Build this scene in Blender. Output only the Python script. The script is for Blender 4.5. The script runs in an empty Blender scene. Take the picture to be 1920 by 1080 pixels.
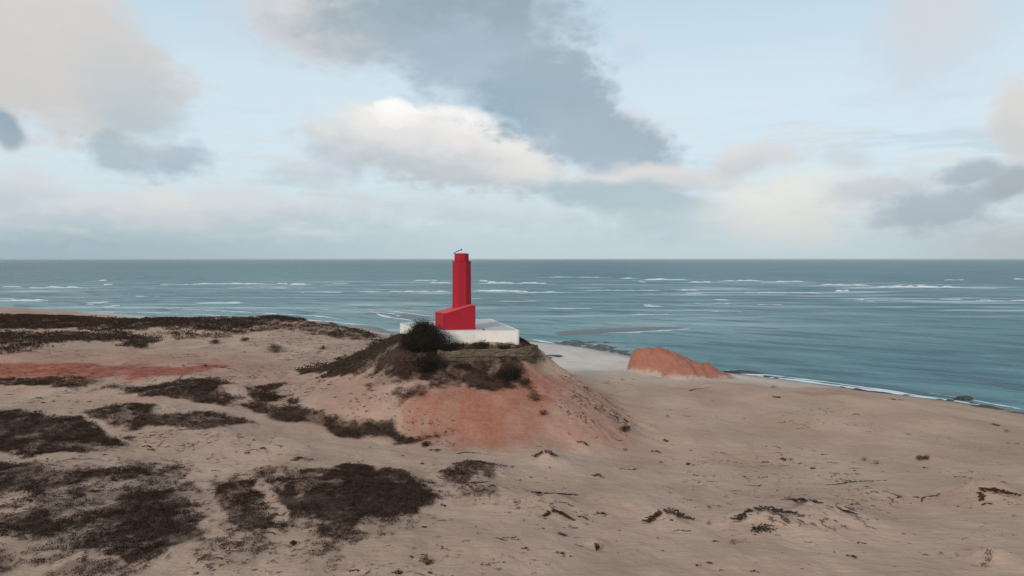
import bpy, math, random
import numpy as np

# ------------------------------------------------------------------ scene, camera, sky, sun
S = bpy.context.scene
COL = S.collection
R = math.radians
random.seed(7)
RNG = np.random.default_rng(11)

H = 35.0                       # drone height above the sea, metres
F = 1387.0 / 1920.0            # focal length over picture width
PITCH = math.atan(54.0 / 1387.0)
cam = bpy.data.cameras.new('camera')
cam.lens = 36.0 * F
cam.sensor_width = 36.0
cam.clip_start = 0.5
cam.clip_end = 200000.0
camo = bpy.data.objects.new('camera', cam)
COL.objects.link(camo)
camo.location = (0, 0, H)
camo.rotation_euler = (R(90) - PITCH, 0, 0)
S.camera = camo

S.view_settings.view_transform = 'Standard'
S.view_settings.look = 'None'
S.view_settings.exposure = 0.0
S.view_settings.gamma = 1.0
S.cycles.max_bounces = 6
S.cycles.transparent_max_bounces = 12

SUN_EL, SUN_AZ = 23.0, -150.0          # azimuth from +Y towards +X: behind the camera, to its left
sun = bpy.data.lights.new('sun', 'SUN')
sun.energy = 2.0
sun.angle = R(10)
sun.color = (1.0, 0.90, 0.78)
suno = bpy.data.objects.new('sun', sun)
COL.objects.link(suno)
suno.rotation_euler = (R(90 - SUN_EL), 0, R(180 - SUN_AZ))


def ray(px, py):
    """Direction in the place of a point of the 1920 x 1080 photograph."""
    x = (px - 960.0) / 1387.0
    u = (540.0 - py) / 1387.0
    c, s = math.cos(PITCH), math.sin(PITCH)
    return np.array([x, c + u * s, -s + u * c])


def P(px, py, d):
    """Point at ground distance d (along +Y) seen at px, py."""
    r = ray(px, py)
    r = r / r[1] * d
    return np.array([r[0], d, H + r[2]])


def lin(r, g, b):
    return tuple(((c / 255.0 + 0.055) / 1.055) ** 2.4 if c > 10 else c / 255.0 / 12.92 for c in (r, g, b))


W = bpy.data.worlds.new('World')
S.world = W
W.use_nodes = True
nt = W.node_tree
nt.nodes.clear()
BG = 0.1


def node(tree, kind, **kw):
    n = tree.nodes.new(kind)
    for k, v in kw.items():
        setattr(n, k, v)
    return n


def math_n(tree, op, a, b=None, c=None, clamp=False):
    n = node(tree, 'ShaderNodeMath', operation=op, use_clamp=clamp)
    for i, v in enumerate((a, b, c)):
        if v is None:
            continue
        if isinstance(v, (int, float)):
            n.inputs[i].default_value = v
        else:
            tree.links.new(v, n.inputs[i])
    return n.outputs[0]


def mixc(tree, fac, a, b, blend='MIX'):
    n = node(tree, 'ShaderNodeMix', data_type='RGBA', blend_type=blend)
    for sock, v in ((n.inputs[0], fac), (n.inputs[6], a), (n.inputs[7], b)):
        if isinstance(v, (int, float)):
            sock.default_value = v
        elif isinstance(v, tuple):
            sock.default_value = (v[0], v[1], v[2], 1.0)
        else:
            tree.links.new(v, sock)
    return n.outputs[2]


def maprange(tree, v, a, b, c=0.0, d=1.0, smooth=True):
    n = node(tree, 'ShaderNodeMapRange')
    n.interpolation_type = 'SMOOTHSTEP' if smooth else 'LINEAR'
    tree.links.new(v, n.inputs[0])
    for i, q in enumerate((a, b, c, d)):
        n.inputs[i + 1].default_value = q
    return n.outputs[0]


def noise_n(tree, vec, scale, detail=4.0, rough=0.5, dist=0.0):
    n = node(tree, 'ShaderNodeTexNoise')
    n.inputs['Scale'].default_value = scale
    n.inputs['Detail'].default_value = detail
    n.inputs['Roughness'].default_value = rough
    n.inputs['Distortion'].default_value = dist
    if vec is not None:
        tree.links.new(vec, n.inputs['Vector'])
    return n.outputs['Fac'], n.outputs['Color']


def build_sky():
    t = nt
    L = t.links
    out = node(t, 'ShaderNodeOutputWorld')
    bg = node(t, 'ShaderNodeBackground')
    bg.inputs['Strength'].default_value = BG
    L.new(bg.outputs[0], out.inputs[0])
    sky = node(t, 'ShaderNodeTexSky', sky_type='NISHITA')
    sky.sun_disc = False
    sky.sun_elevation = R(SUN_EL)
    sky.sun_rotation = R(SUN_AZ)
    sky.air_density = 1.0
    sky.dust_density = 1.5
    sky.ozone_density = 1.0
    tc = node(t, 'ShaderNodeTexCoord')
    sep = node(t, 'ShaderNodeSeparateXYZ')
    L.new(tc.outputs['Generated'], sep.inputs[0])
    az = math_n(t, 'ARCTAN2', sep.outputs[0], sep.outputs[1])
    el = math_n(t, 'ARCSINE', sep.outputs[2])
    cmb = node(t, 'ShaderNodeCombineXYZ')
    L.new(az, cmb.inputs[0])
    L.new(math_n(t, 'MULTIPLY', el, 1.7), cmb.inputs[1])
    base_vec = cmb.outputs[0]
    _, wc = noise_n(t, base_vec, 7.0, 3.0, 0.5)
    wsep = node(t, 'ShaderNodeSeparateColor')
    L.new(wc, wsep.inputs[0])
    azw = math_n(t, 'MULTIPLY_ADD', wsep.outputs[0], 0.075, math_n(t, 'SUBTRACT', az, 0.0375))
    elw = math_n(t, 'MULTIPLY_ADD', wsep.outputs[1], 0.045, math_n(t, 'SUBTRACT', el, 0.0225))
    ab = node(t, 'ShaderNodeCombineXYZ')
    L.new(azw, ab.inputs[0])
    L.new(elw, ab.inputs[1])
    ab.inputs[2].default_value = 1.0
    n1, n1col = noise_n(t, base_vec, 15.0, 6.0, 0.58)
    vd = node(t, 'ShaderNodeVectorMath', operation='MULTIPLY_ADD')
    L.new(n1col, vd.inputs[0])
    vd.inputs[1].default_value = (0.05, 0.05, 0.05)
    L.new(base_vec, vd.inputs[2])
    vo = node(t, 'ShaderNodeTexVoronoi', feature='SMOOTH_F1')
    vo.inputs['Scale'].default_value = 30.0
    vo.inputs['Smoothness'].default_value = 0.35
    vo.inputs['Detail'].default_value = 2.0
    L.new(vd.outputs[0], vo.inputs['Vector'])
    n1c = math_n(t, 'MULTIPLY_ADD', math_n(t, 'SUBTRACT', vo.outputs['Distance'], 0.60), 0.42, math_n(t, 'SUBTRACT', n1, 0.5))
    n2, _ = noise_n(t, base_vec, 26.0, 4.0, 0.55)
    n2c = math_n(t, 'SUBTRACT', n2, 0.5)

    def K(c):
        return tuple(v / BG for v in lin(*c))

    # thin high veil over the clear sky, thicker towards the horizon
    veil = mixc(t, maprange(t, el, 0.0, 0.15), K((206, 222, 228)), K((217, 234, 244)))
    veil = mixc(t, maprange(t, el, 0.19, 0.36), veil, K((196, 220, 234)))
    veil = mixc(t, maprange(t, el, 0.36, 1.1), veil, K((168, 186, 202)))
    c = mixc(t, 0.9, sky.outputs[0], veil)
    # bank of haze along the horizon, greyer at both ends
    bank = mixc(t, maprange(t, az, -0.60, 0.05), K((156, 176, 186)), K((190, 208, 215)))
    bank = mixc(t, maprange(t, az, 0.42, 0.62), bank, K((178, 186, 192)))
    hz = math_n(t, 'MULTIPLY_ADD', n1c, 0.05, el)
    c = mixc(t, math_n(t, 'MULTIPLY', maprange(t, hz, 0.085, 0.02), 0.85), c, bank)

    st = node(t, 'ShaderNodeMapping')
    st.inputs['Scale'].default_value = (1.0, 3.2, 1.0)
    L.new(base_vec, st.inputs['Vector'])
    s1, _ = noise_n(t, st.outputs[0], 9.0, 5.0, 0.55, 0.3)
    s2, _ = noise_n(t, st.outputs[0], 6.0, 5.0, 0.55, 0.3)
    band = math_n(t, 'MULTIPLY', maprange(t, el, 0.015, 0.05), maprange(t, el, 0.24, 0.10))
    c = mixc(t, math_n(t, 'MULTIPLY', math_n(t, 'MULTIPLY', maprange(t, s1, 0.48, 0.66), band), 0.65), c, K((219, 220, 221)))
    c = mixc(t, math_n(t, 'MULTIPLY', math_n(t, 'MULTIPLY', maprange(t, s2, 0.50, 0.68), band), 0.55), c, K((184, 199, 208)))

    def blob(px, py, rx, ry, top, base, ang=0.0, soft=0.4, edge=0.9, op=1.0, bil=0.9):
        nonlocal c
        r = ray(px, py)
        r = r / np.linalg.norm(r)
        a0, e0 = math.atan2(r[0], r[1]), math.asin(r[2])
        k = 1387.0 * (1.0 + math.tan(a0) ** 2)
        rx, ry = rx / k, ry / 1387.0 * math.cos(a0)
        cs, sn = math.cos(R(ang)), math.sin(R(ang))
        d1 = node(t, 'ShaderNodeVectorMath', operation='DOT_PRODUCT')
        d2 = node(t, 'ShaderNodeVectorMath', operation='DOT_PRODUCT')
        for d, p, q in ((d1, cs / rx, sn / rx), (d2, -sn / ry, cs / ry)):
            L.new(ab.outputs[0], d.inputs[0])
            d.inputs[1].default_value = (p, q, -(a0 * p + e0 * q))
        cc = node(t, 'ShaderNodeCombineXYZ')
        L.new(d1.outputs['Value'], cc.inputs[0])
        L.new(d2.outputs['Value'], cc.inputs[1])
        ln = node(t, 'ShaderNodeVectorMath', operation='LENGTH')
        L.new(cc.outputs[0], ln.inputs[0])
        rr = math_n(t, 'MULTIPLY_ADD', n1c, edge, ln.outputs['Value'])
        m = maprange(t, rr, 1.0 + soft, 1.0 - soft, 0.0, op)
        sh = maprange(t, math_n(t, 'MULTIPLY_ADD', n2c, bil, d2.outputs['Value']), -0.8, 0.7)
        c = mixc(t, m, c, mixc(t, sh, K(base), K(top)))

    # px, py, rx, ry, top colour, base colour
    blob(1190, 80, 35, 30, (206, 218, 230), (196, 210, 224), 0, 0.7, 0.6, 0.6)
    blob(1745, 50, 110, 120, (214, 213, 216), (204, 212, 222), -20, 0.7, 0.8, 0.75)
    blob(640, 20, 200, 70, (212, 212, 216), (206, 212, 220), 0, 0.6, 0.8, 0.8)
    blob(300, 398, 520, 42, (214, 216, 218), (186, 199, 207), 2, 0.6, 1.3, 0.8, 1.5)
    blob(45, 350, 80, 40, (214, 216, 219), (188, 200, 208), 0, 0.6, 1.0, 0.8)
    blob(310, 385, 45, 30, (224, 222, 220), (202, 208, 212), 0, 0.6, 1.0, 0.9)
    blob(900, 395, 260, 22, (208, 219, 224), (194, 208, 215), -2, 0.6, 1.0, 0.7)
    blob(80, 140, 310, 115, (214, 208, 204), (204, 205, 205), -6, 0.35, 0.8, 1.0, 1.4)
    blob(90, 40, 190, 110, (216, 211, 208), (208, 207, 206), -25, 0.4, 0.7, 1.0, 1.4)
    blob(225, 120, 90, 80, (202, 204, 206), (196, 201, 205), -30, 0.7, 0.7, 0.55)
    blob(265, 205, 100, 60, (190, 201, 207), (184, 198, 206), 0, 0.55, 0.7, 0.85)
    blob(0, 243, 32, 38, (152, 170, 183), (160, 176, 186), 0, 0.4, 0.6, 0.95)
    blob(215, 282, 70, 36, (176, 191, 201), (178, 192, 204), -18, 0.5, 1.4, 0.9)
    blob(275, 290, 60, 26, (182, 196, 206), (180, 194, 205), -10, 0.7, 1.2, 0.7)
    blob(338, 300, 68, 36, (180, 193, 204), (172, 188, 200), -8, 0.5, 1.4, 0.9)
    blob(590, 330, 70, 24, (208, 214, 222), (198, 208, 216), -6, 0.6, 0.8, 0.8)
    # lit cumulus in the middle
    blob(640, 285, 75, 50, (206, 213, 224), (196, 207, 219), -20, 0.4, 0.9, 0.9)
    blob(815, 282, 250, 76, (232, 230, 229), (190, 200, 205), -9, 0.25, 0.9, 1.0, 1.0)
    blob(735, 230, 85, 42, (238, 236, 235), (226, 225, 225), 0, 0.35, 1.0, 1.0, 0.8)
    blob(752, 208, 50, 28, (253, 252, 251), (240, 238, 236), -8, 0.18, 1.0, 1.0, 0.8)
    blob(865, 243, 90, 38, (251, 250, 248), (230, 228, 226), -16, 0.2, 1.0, 1.0, 0.8)
    blob(955, 290, 90, 40, (236, 234, 232), (206, 210, 212), -16, 0.4, 0.9, 0.95)
    blob(985, 325, 75, 36, (230, 227, 225), (207, 211, 213), -4, 0.4, 1.0, 0.9)
    # grey cloud passing in front of it
    blob(600, 45, 140, 66, (218, 217, 216), (206, 208, 212), -10, 0.5, 0.8, 0.95)
    blob(810, 50, 250, 80, (160, 176, 186), (172, 186, 196), -3, 0.5, 0.8, 1.0)
    blob(900, 30, 150, 70, (150, 169, 180), (156, 174, 186), 0, 0.5, 0.8, 0.95)
    blob(920, 140, 175, 88, (170, 189, 202), (168, 188, 202), -20, 0.45, 0.9, 0.9)
    blob(1025, 180, 140, 92, (162, 182, 194), (154, 178, 191), -10, 0.3, 0.9, 1.0)
    blob(1195, 240, 70, 40, (210, 214, 222), (190, 203, 214), -30, 0.5, 0.8, 0.9)
    blob(1125, 262, 155, 70, (164, 183, 194), (172, 188, 202), -18, 0.3, 0.8, 1.0)
    # low clouds to the right
    blob(1200, 340, 170, 28, (222, 220, 219), (202, 208, 212), 2, 0.45, 0.9, 0.95)
    blob(1410, 302, 85, 32, (220, 220, 222), (200, 206, 210), 4, 0.4, 0.9, 0.95)
    blob(1580, 300, 60, 26, (206, 214, 222), (202, 211, 218), -10, 0.6, 0.9, 0.8)
    blob(1170, 372, 190, 30, (178, 196, 204), (174, 193, 201), -6, 0.4, 0.8, 0.95)
    blob(1240, 410, 120, 40, (184, 201, 208), (178, 198, 206), -10, 0.6, 0.9, 0.7)
    blob(1470, 392, 165, 66, (231, 231, 226), (212, 216, 214), 3, 0.6, 0.9, 0.95)
    blob(1660, 355, 120, 26, (204, 207, 212), (194, 202, 208), 3, 0.5, 0.9, 0.9)
    blob(1910, 225, 55, 90, (218, 216, 213), (206, 207, 208), 8, 0.45, 0.7, 0.95)
    blob(1800, 385, 170, 38, (174, 186, 196), (170, 182, 192), 9, 0.5, 1.2, 0.95)
    blob(1820, 330, 50, 30, (174, 186, 196), (170, 182, 193), 20, 0.4, 0.8, 0.95)
    blob(1900, 345, 60, 34, (172, 182, 190), (168, 178, 187), 5, 0.4, 0.8, 0.95)
    # broken grey cloud over the rest of the sky, behind and above the drone
    gn, _ = noise_n(t, tc.outputs['Generated'], 2.6, 5.0, 0.55)
    rest = math_n(t, 'MAXIMUM', maprange(t, el, 0.40, 0.75), maprange(t, math_n(t, 'ABSOLUTE', az), 0.72, 1.1))
    m = math_n(t, 'MULTIPLY', maprange(t, gn, 0.42, 0.60), rest)
    c = mixc(t, math_n(t, 'MULTIPLY', m, 0.9), c, K((178, 184, 190)))
    L.new(c, bg.inputs['Color'])


build_sky()


# ------------------------------------------------------------------ noise and ground shape
def _hash(ix, iy, seed):
    h = (ix.astype(np.int64) * 374761393 + iy.astype(np.int64) * 668265263 + seed * 1442695041) & 0xFFFFFFFF
    h = ((h ^ (h >> 13)) * 1274126177) & 0xFFFFFFFF
    h = (h ^ (h >> 16)) & 0xFFFFFF
    return h / float(0xFFFFFF)


def vnoise(x, y, seed=0):
    x = np.asarray(x, float)
    y = np.asarray(y, float)
    xi, yi = np.floor(x), np.floor(y)
    fx, fy = x - xi, y - yi
    fx = fx * fx * fx * (fx * (fx * 6 - 15) + 10)
    fy = fy * fy * fy * (fy * (fy * 6 - 15) + 10)
    a, b = _hash(xi, yi, seed), _hash(xi + 1, yi, seed)
    c, d = _hash(xi, yi + 1, seed), _hash(xi + 1, yi + 1, seed)
    return (a * (1 - fx) + b * fx) * (1 - fy) + (c * (1 - fx) + d * fx) * fy


def fbm(x, y, octaves=4, seed=0, gain=0.5):
    s, amp, tot = 0.0, 1.0, 0.0
    for i in range(octaves):
        ca, sa = math.cos(0.6 * i), math.sin(0.6 * i)
        s = s + amp * vnoise((x * ca - y * sa) * 2 ** i + 17.3 * i, (x * sa + y * ca) * 2 ** i - 9.1 * i, seed + i)
        tot += amp
        amp *= gain
    return s / tot


def sstep(a, b, x):
    t = np.clip((x - a) / (b - a), 0, 1)
    return t * t * (3 - 2 * t)


# the shoreline, from far left to behind the drone on the right
SHORE = np.array([(-6000, 3300), (-1500, 1000), (-700, 690), (-370, 535), (-215, 445), (-72, 385), (-20, 345), (12, 315), (41, 274),
                  (56, 248), (67, 230), (75, 221.7), (98, 195), (118, 170), (160, 118), (230, 30), (420, -260), (1500, -2000), (4000, -6000)], float)


def seg_dist(x, y, pts, closed=False):
    d = np.full(np.shape(x), 1e18)
    n = len(pts)
    for i in range(n if closed else n - 1):
        a, b = pts[i], pts[(i + 1) % n]
        ab = b - a
        t = np.clip(((x - a[0]) * ab[0] + (y - a[1]) * ab[1]) / max(ab @ ab, 1e-9), 0, 1)
        d = np.minimum(d, (x - a[0] - t * ab[0]) ** 2 + (y - a[1] - t * ab[1]) ** 2)
    return np.sqrt(d)


def inside(x, y, pts):
    r = np.zeros(np.shape(x), bool)
    n = len(pts)
    for i in range(n):
        x1, y1 = pts[i]
        x2, y2 = pts[(i + 1) % n]
        if y1 == y2:
            continue
        r ^= ((y1 > y) != (y2 > y)) & (x < (x2 - x1) * (y - y1) / (y2 - y1) + x1)
    return r


def poly_sd(x, y, pts):
    d = seg_dist(x, y, pts, True)
    return np.where(inside(x, y, pts), d, -d)


LANDPOLY = np.vstack([SHORE, [(4000, -9000), (-6000, -9000)]])


def inland(x, y):
    return poly_sd(x, y, LANDPOLY)


CP = []                                    # control points of the ground: px, py, distance
for q in [
    # beach and water's edge on the right
    (1920, 800, 146), (1700, 765, 157), (1500, 745, 168), (1400, 722, 190), (1900, 900, 92), (1900, 1000, 70), (1900, 1085, 57),
    (1600, 800, 135), (1600, 900, 94), (1600, 1000, 70.5), (1500, 1085, 56.5), (1300, 1000, 69), (1300, 900, 93), (1300, 820, 124),
    (1230, 780, 140), (1250, 745, 165), (1150, 700, 205), (1100, 680, 237), (1060, 660, 262), (1200, 1085, 55.5), (960, 1085, 54.5),
    (1100, 930, 82), (1000, 870, 98), (800, 1000, 65), (700, 900, 82),
    # left plain
    (600, 1085, 53.5), (300, 1085, 53), (0, 1085, 52.5), (0, 1000, 60), (300, 950, 69), (0, 900, 75), (300, 880, 83), (500, 860, 90),
    (0, 830, 92), (200, 800, 102), (0, 770, 111), (400, 790, 107), (600, 830, 100), (750, 840, 103), (700, 810, 110), (560, 780, 116),
    (400, 750, 124), (200, 740, 126), (0, 735, 128), (0, 712, 136), (200, 715, 136), (400, 712, 142), (0, 682, 152), (200, 684, 155), (420, 684, 160),
    (0, 650, 183), (250, 655, 187), (480, 670, 184), (530, 640, 221), (400, 630, 235), (250, 630, 235), (100, 625, 235), (0, 615, 245),
    (640, 640, 232), (585, 705, 146), (690, 640, 240),
    (0, 586, 330), (200, 595, 305), (350, 598, 295), (530, 595, 296), (600, 605, 290), (655, 617, 280), (705, 632, 265),
    (640, 720, 131), (600, 745, 122), (700, 745, 119), (700, 780, 113), (560, 730, 133),
    # the hill of the lighthouse: foot, face, shoulders
    (790, 825, 107.5), (900, 832, 107.5), (1050, 830, 110), (1130, 830, 113), (1190, 798, 126),
    (800, 765, 116), (900, 760, 117.5), (1000, 760, 119), (1080, 780, 118),
    (780, 715, 124), (900, 718, 126), (980, 712, 128), (1040, 720, 130), (1100, 745, 128), (1140, 760, 130),
    (830, 676, 132.5), (900, 675, 133), (985, 675, 134), (1012, 690, 137), (1060, 705, 138.5), (1110, 730, 140), (1160, 770, 139),
    (740, 672, 134), (700, 690, 134), (650, 700, 139), (770, 640, 137), (745, 634, 143), (700, 655, 147), (640, 680, 152), (570, 697, 158),
    (1000, 652, 140.5), (985, 646, 143), (1003, 655, 146),
]:
    CP.append(P(*q))
CP += [np.array(q, float) for q in [
    (-14, 137, 18.7), (-8, 137, 18.7), (-2, 138, 18.8), (-14, 143, 19.2), (-6, 145, 19.4), (1.5, 145, 19), (2, 152, 18.2), (-4, 160, 18.5), (-14, 160, 19),
    (-22, 153, 19.2), (-26, 160, 16.5), (-14, 168, 17), (-2, 170, 14.5), (8, 160, 12), (12, 150, 10.5), (16, 165, 6), (4, 182, 8),
    (-14, 185, 10), (-32, 172, 11), (-30, 195, 7.5), (-6, 205, 5), (20, 190, 4), (-50, 215, 9.5), (-20, 235, 5),
    (-54, 250, 8.3), (-40, 275, 4), (-72, 320, 3), (-120, 350, 3.5), (-220, 390, 4), (-340, 440, 4), (-20, 290, 2.4), (0, 270, 2.5),
    (-230, 250, 14.5), (-240, 330, 13), (-160, 150, 13.5), (-160, 80, 12.5), (-130, 30, 12), (0, 30, 12), (0, -60, 12), (130, 20, 9), (180, -20, 6), (110, 90, 6.6), (140, 110, 2.5),
    (-150, -100, 13), (150, -150, 12), (-330, 330, 9), (-330, 200, 14), (-330, 60, 14), (-300, -150, 14),
]]
for a in np.linspace(0, 1, 12):            # waterline and shallows
    i = 3 + a * 11
    k = min(int(i), 13)
    s = SHORE[k] * (1 - (i - k)) + SHORE[k + 1] * (i - k)
    nrm = SHORE[k + 1] - SHORE[k]
    nrm = np.array([-nrm[1], nrm[0]]) / np.linalg.norm(nrm)
    CP.append(np.array([s[0], s[1], -0.05]))
    CP.append(np.array([s[0] + nrm[0] * 30, s[1] + nrm[1] * 30, -1.6]))
    CP.append(np.array([s[0] + nrm[0] * 90, s[1] + nrm[1] * 90, -3.5]))
CP = np.array(CP)


def _tps(r2):
    return 0.5 * r2 * np.log(r2 + 1e-6)


_n = len(CP)
_xy = CP[:, :2] / 100.0
_d2 = ((_xy[:, None] - _xy[None]) ** 2).sum(-1)
_A = np.zeros((_n + 3, _n + 3))
_A[:_n, :_n] = _tps(_d2) + np.eye(_n) * 4e-4
_A[:_n, _n] = 1
_A[:_n, _n + 1:] = _xy
_A[_n:, :_n] = _A[:_n, _n:].T
_w = np.linalg.solve(_A, np.concatenate([CP[:, 2], np.zeros(3)]))

# little wind-built hummocks on the sand: x, y, radius, height (filled below from the photograph)
HUM = []


def ground_base(x, y):
    x = np.asarray(x, float)
    y = np.asarray(y, float)
    sh = x.shape
    X, Y = x.ravel(), y.ravel()
    z = np.empty(X.shape)
    for s in range(0, len(X), 40000):
        a, b = X[s:s + 40000] / 100.0, Y[s:s + 40000] / 100.0
        v = _w[_n] + _w[_n + 1] * a + _w[_n + 2] * b
        v = v + _tps((a[:, None] - _xy[None, :, 0]) ** 2 + (b[:, None] - _xy[None, :, 1]) ** 2) @ _w[:_n]
        z[s:s + 40000] = v
    rr = np.hypot(X, Y - 150)
    far = sstep(260, 420, rr)
    if far.any():
        sd = inland(X, Y)
        prof = np.where(sd > 0, 12.5 * (1 - np.exp(-np.maximum(sd, 0) / 70.0)), np.maximum(sd * 0.05, -5))
        z = z * (1 - far) + prof * far
    z = np.clip(z, -5, 40)
    return z.reshape(sh)


# the orange mound by the beach (crest line and height above the sand)
MOUND = np.array([(37.5, 216, 4.6, 6.2), (41, 216.5, 7.0, 7.0), (44, 216, 8.5, 6.5), (47.5, 213, 9.0, 4.4), (53, 210.5, 8.5, 3.3), (57.5, 209, 6.5, 2.0), (60.5, 208.5, 4.0, 0.6)])


def mound_h(x, y):
    h = np.zeros(np.shape(x))
    near = (x > 25) & (x < 75) & (y > 180) & (y < 232)
    if not near.any():
        return h
    if not near.all():
        h[near] = mound_h(x[near], y[near])
        return h
    seg = 14
    pts = []
    for i in range(len(MOUND) - 1):
        for k in range(seg):
            pts.append(MOUND[i] + (MOUND[i + 1] - MOUND[i]) * k / seg)
    for cx, cy, r, hh in pts:
        d = np.hypot(x - cx, (y - cy) * np.where(y > cy, 0.85, 0.44)) / r
        h = np.maximum(h, hh * (1 - sstep(0.28, 1.0, d)))
    return h


TERR = None                                # outline of the terrace, set below


def ground(x, y):
    x = np.asarray(x, float)
    y = np.asarray(y, float)
    z = ground_base(x, y)
    land = sstep(0.3, 3.0, z)
    near = 1 - sstep(380, 700, np.hypot(x, y))
    n = (fbm(x / 9.0, y / 9.0, 4, 3) - 0.5) * 1.1 + (fbm(x / 2.2, y / 2.2, 3, 9) - 0.5) * 0.30
    calm = 1 - 0.3 * sstep(-20, 40, x) * (1 - sstep(150, 190, y)) * sstep(20, 60, x)
    z = z + n * land * near * calm
    m = mound_h(x, y)
    rill = (fbm(x / 1.4, y / 5.0, 4, 21) - 0.5) * 2.0 + (fbm(x / 3.5, y / 3.5, 3, 23) - 0.5) * 1.6
    z = z + m + rill * sstep(0.3, 3.0, m)
    rr, th = np.hypot(x + 8, y - 146), np.arctan2(y - 146, x + 8)
    flank = sstep(13, 19, rr) * (1 - sstep(33, 42, rr)) * sstep(-1.25, -0.7, th) * (1 - sstep(0.5, 0.9, th))
    z = z + (fbm(th * 16, rr / 7.0, 4, 25) - 0.5) * 0.8 * flank + (fbm(th * 45, rr / 5.0, 2, 27) - 0.5) * 0.35 * flank
    for hx, hy, r, hh in HUM:
        d2 = ((x - hx) ** 2 + (y - hy) ** 2) / (r * r)
        z = z + hh * np.exp(-d2 * 1.6) * (1 + 0.25 * (fbm(x / 1.1, y / 1.1, 2, 31) - 0.5))
    return z


_TS = np.concatenate([np.arange(46, 170, 2.0), np.arange(170, 400, 4.0), np.arange(400, 1400, 25.0)])


def at(px, py, sea=False):
    """The point of the ground (or of the sea) seen at px, py of the photograph."""
    r = ray(px, py)
    r = r / r[1]
    if sea:
        d = -H / r[2]
        return np.array([r[0] * d, d, 0.0])
    T = _TS
    for fine in (False, True):
        x, z = r[0] * T, H + r[2] * T
        g = np.maximum(ground(x, T) if fine else ground_base(x, T) + mound_h(x, T), 0.0)
        k = np.argmax(z <= g)
        if z[k] > g[k]:
            d = -H / r[2]
            return np.array([r[0] * d, d, 0.0])
        if not fine:
            T = np.linspace(T[max(k - 2, 0)], T[min(k + 2, len(T) - 1)], 24)
    _T = T
    if k == 0:
        d = _T[0]
    else:
        a, b = z[k - 1] - g[k - 1], g[k] - z[k]
        d = _T[k - 1] + (_T[k] - _T[k - 1]) * a / max(a + b, 1e-9)
    return np.array([r[0] * d, d, max(float(ground(np.array([r[0] * d]), np.array([d]))[0]), 0.0)])


for px, py, w, hh in [(1425, 985, 60, 1.0), (1530, 970, 95, 1.3), (1852, 925, 55, 1.4), (1255, 978, 55, 0.7), (1035, 952, 60, 1.0), (1115, 1020, 20, 0.5),
                      (1025, 862, 34, 0.9), (905, 925, 50, 0.8), (1490, 785, 60, 0.8), (1700, 760, 40, 0.7), (1640, 930, 60, 0.6), (1380, 730, 50, 0.9), (1460, 740, 40, 0.9), (1600, 752, 60, 0.8), (1760, 790, 70, 0.9), (1330, 830, 90, 0.6), (1180, 940, 80, 0.6), (890, 885, 70, 0.9),
                      (560, 868, 50, 0.6), (1860, 1045, 40, 0.7), (1730, 860, 24, 0.5), (1300, 738, 40, 0.7), (660, 905, 120, 0.8), (275, 780, 90, 1.0),
                      (90, 800, 120, 1.0), (350, 735, 90, 0.9), (1550, 735, 50, 0.7)]:
    p = at(px, py)
    HUM.append((p[0], p[1], 1.35 * w * p[1] / 1387.0, hh * 1.15))


# ------------------------------------------------------------------ where sand, clay, scrub and wet sand lie
def outline(pts, step=34.0):
    """A region's outline on the ground, from points of the photograph."""
    q = []
    for i in range(len(pts)):
        a, b = np.array(pts[i], float), np.array(pts[(i + 1) % len(pts)], float)
        n = max(1, int(np.hypot(*(b - a)) / step))
        for k in range(n):
            q.append(at(*(a + (b - a) * k / n))[:2])
    return np.array(q)


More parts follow.
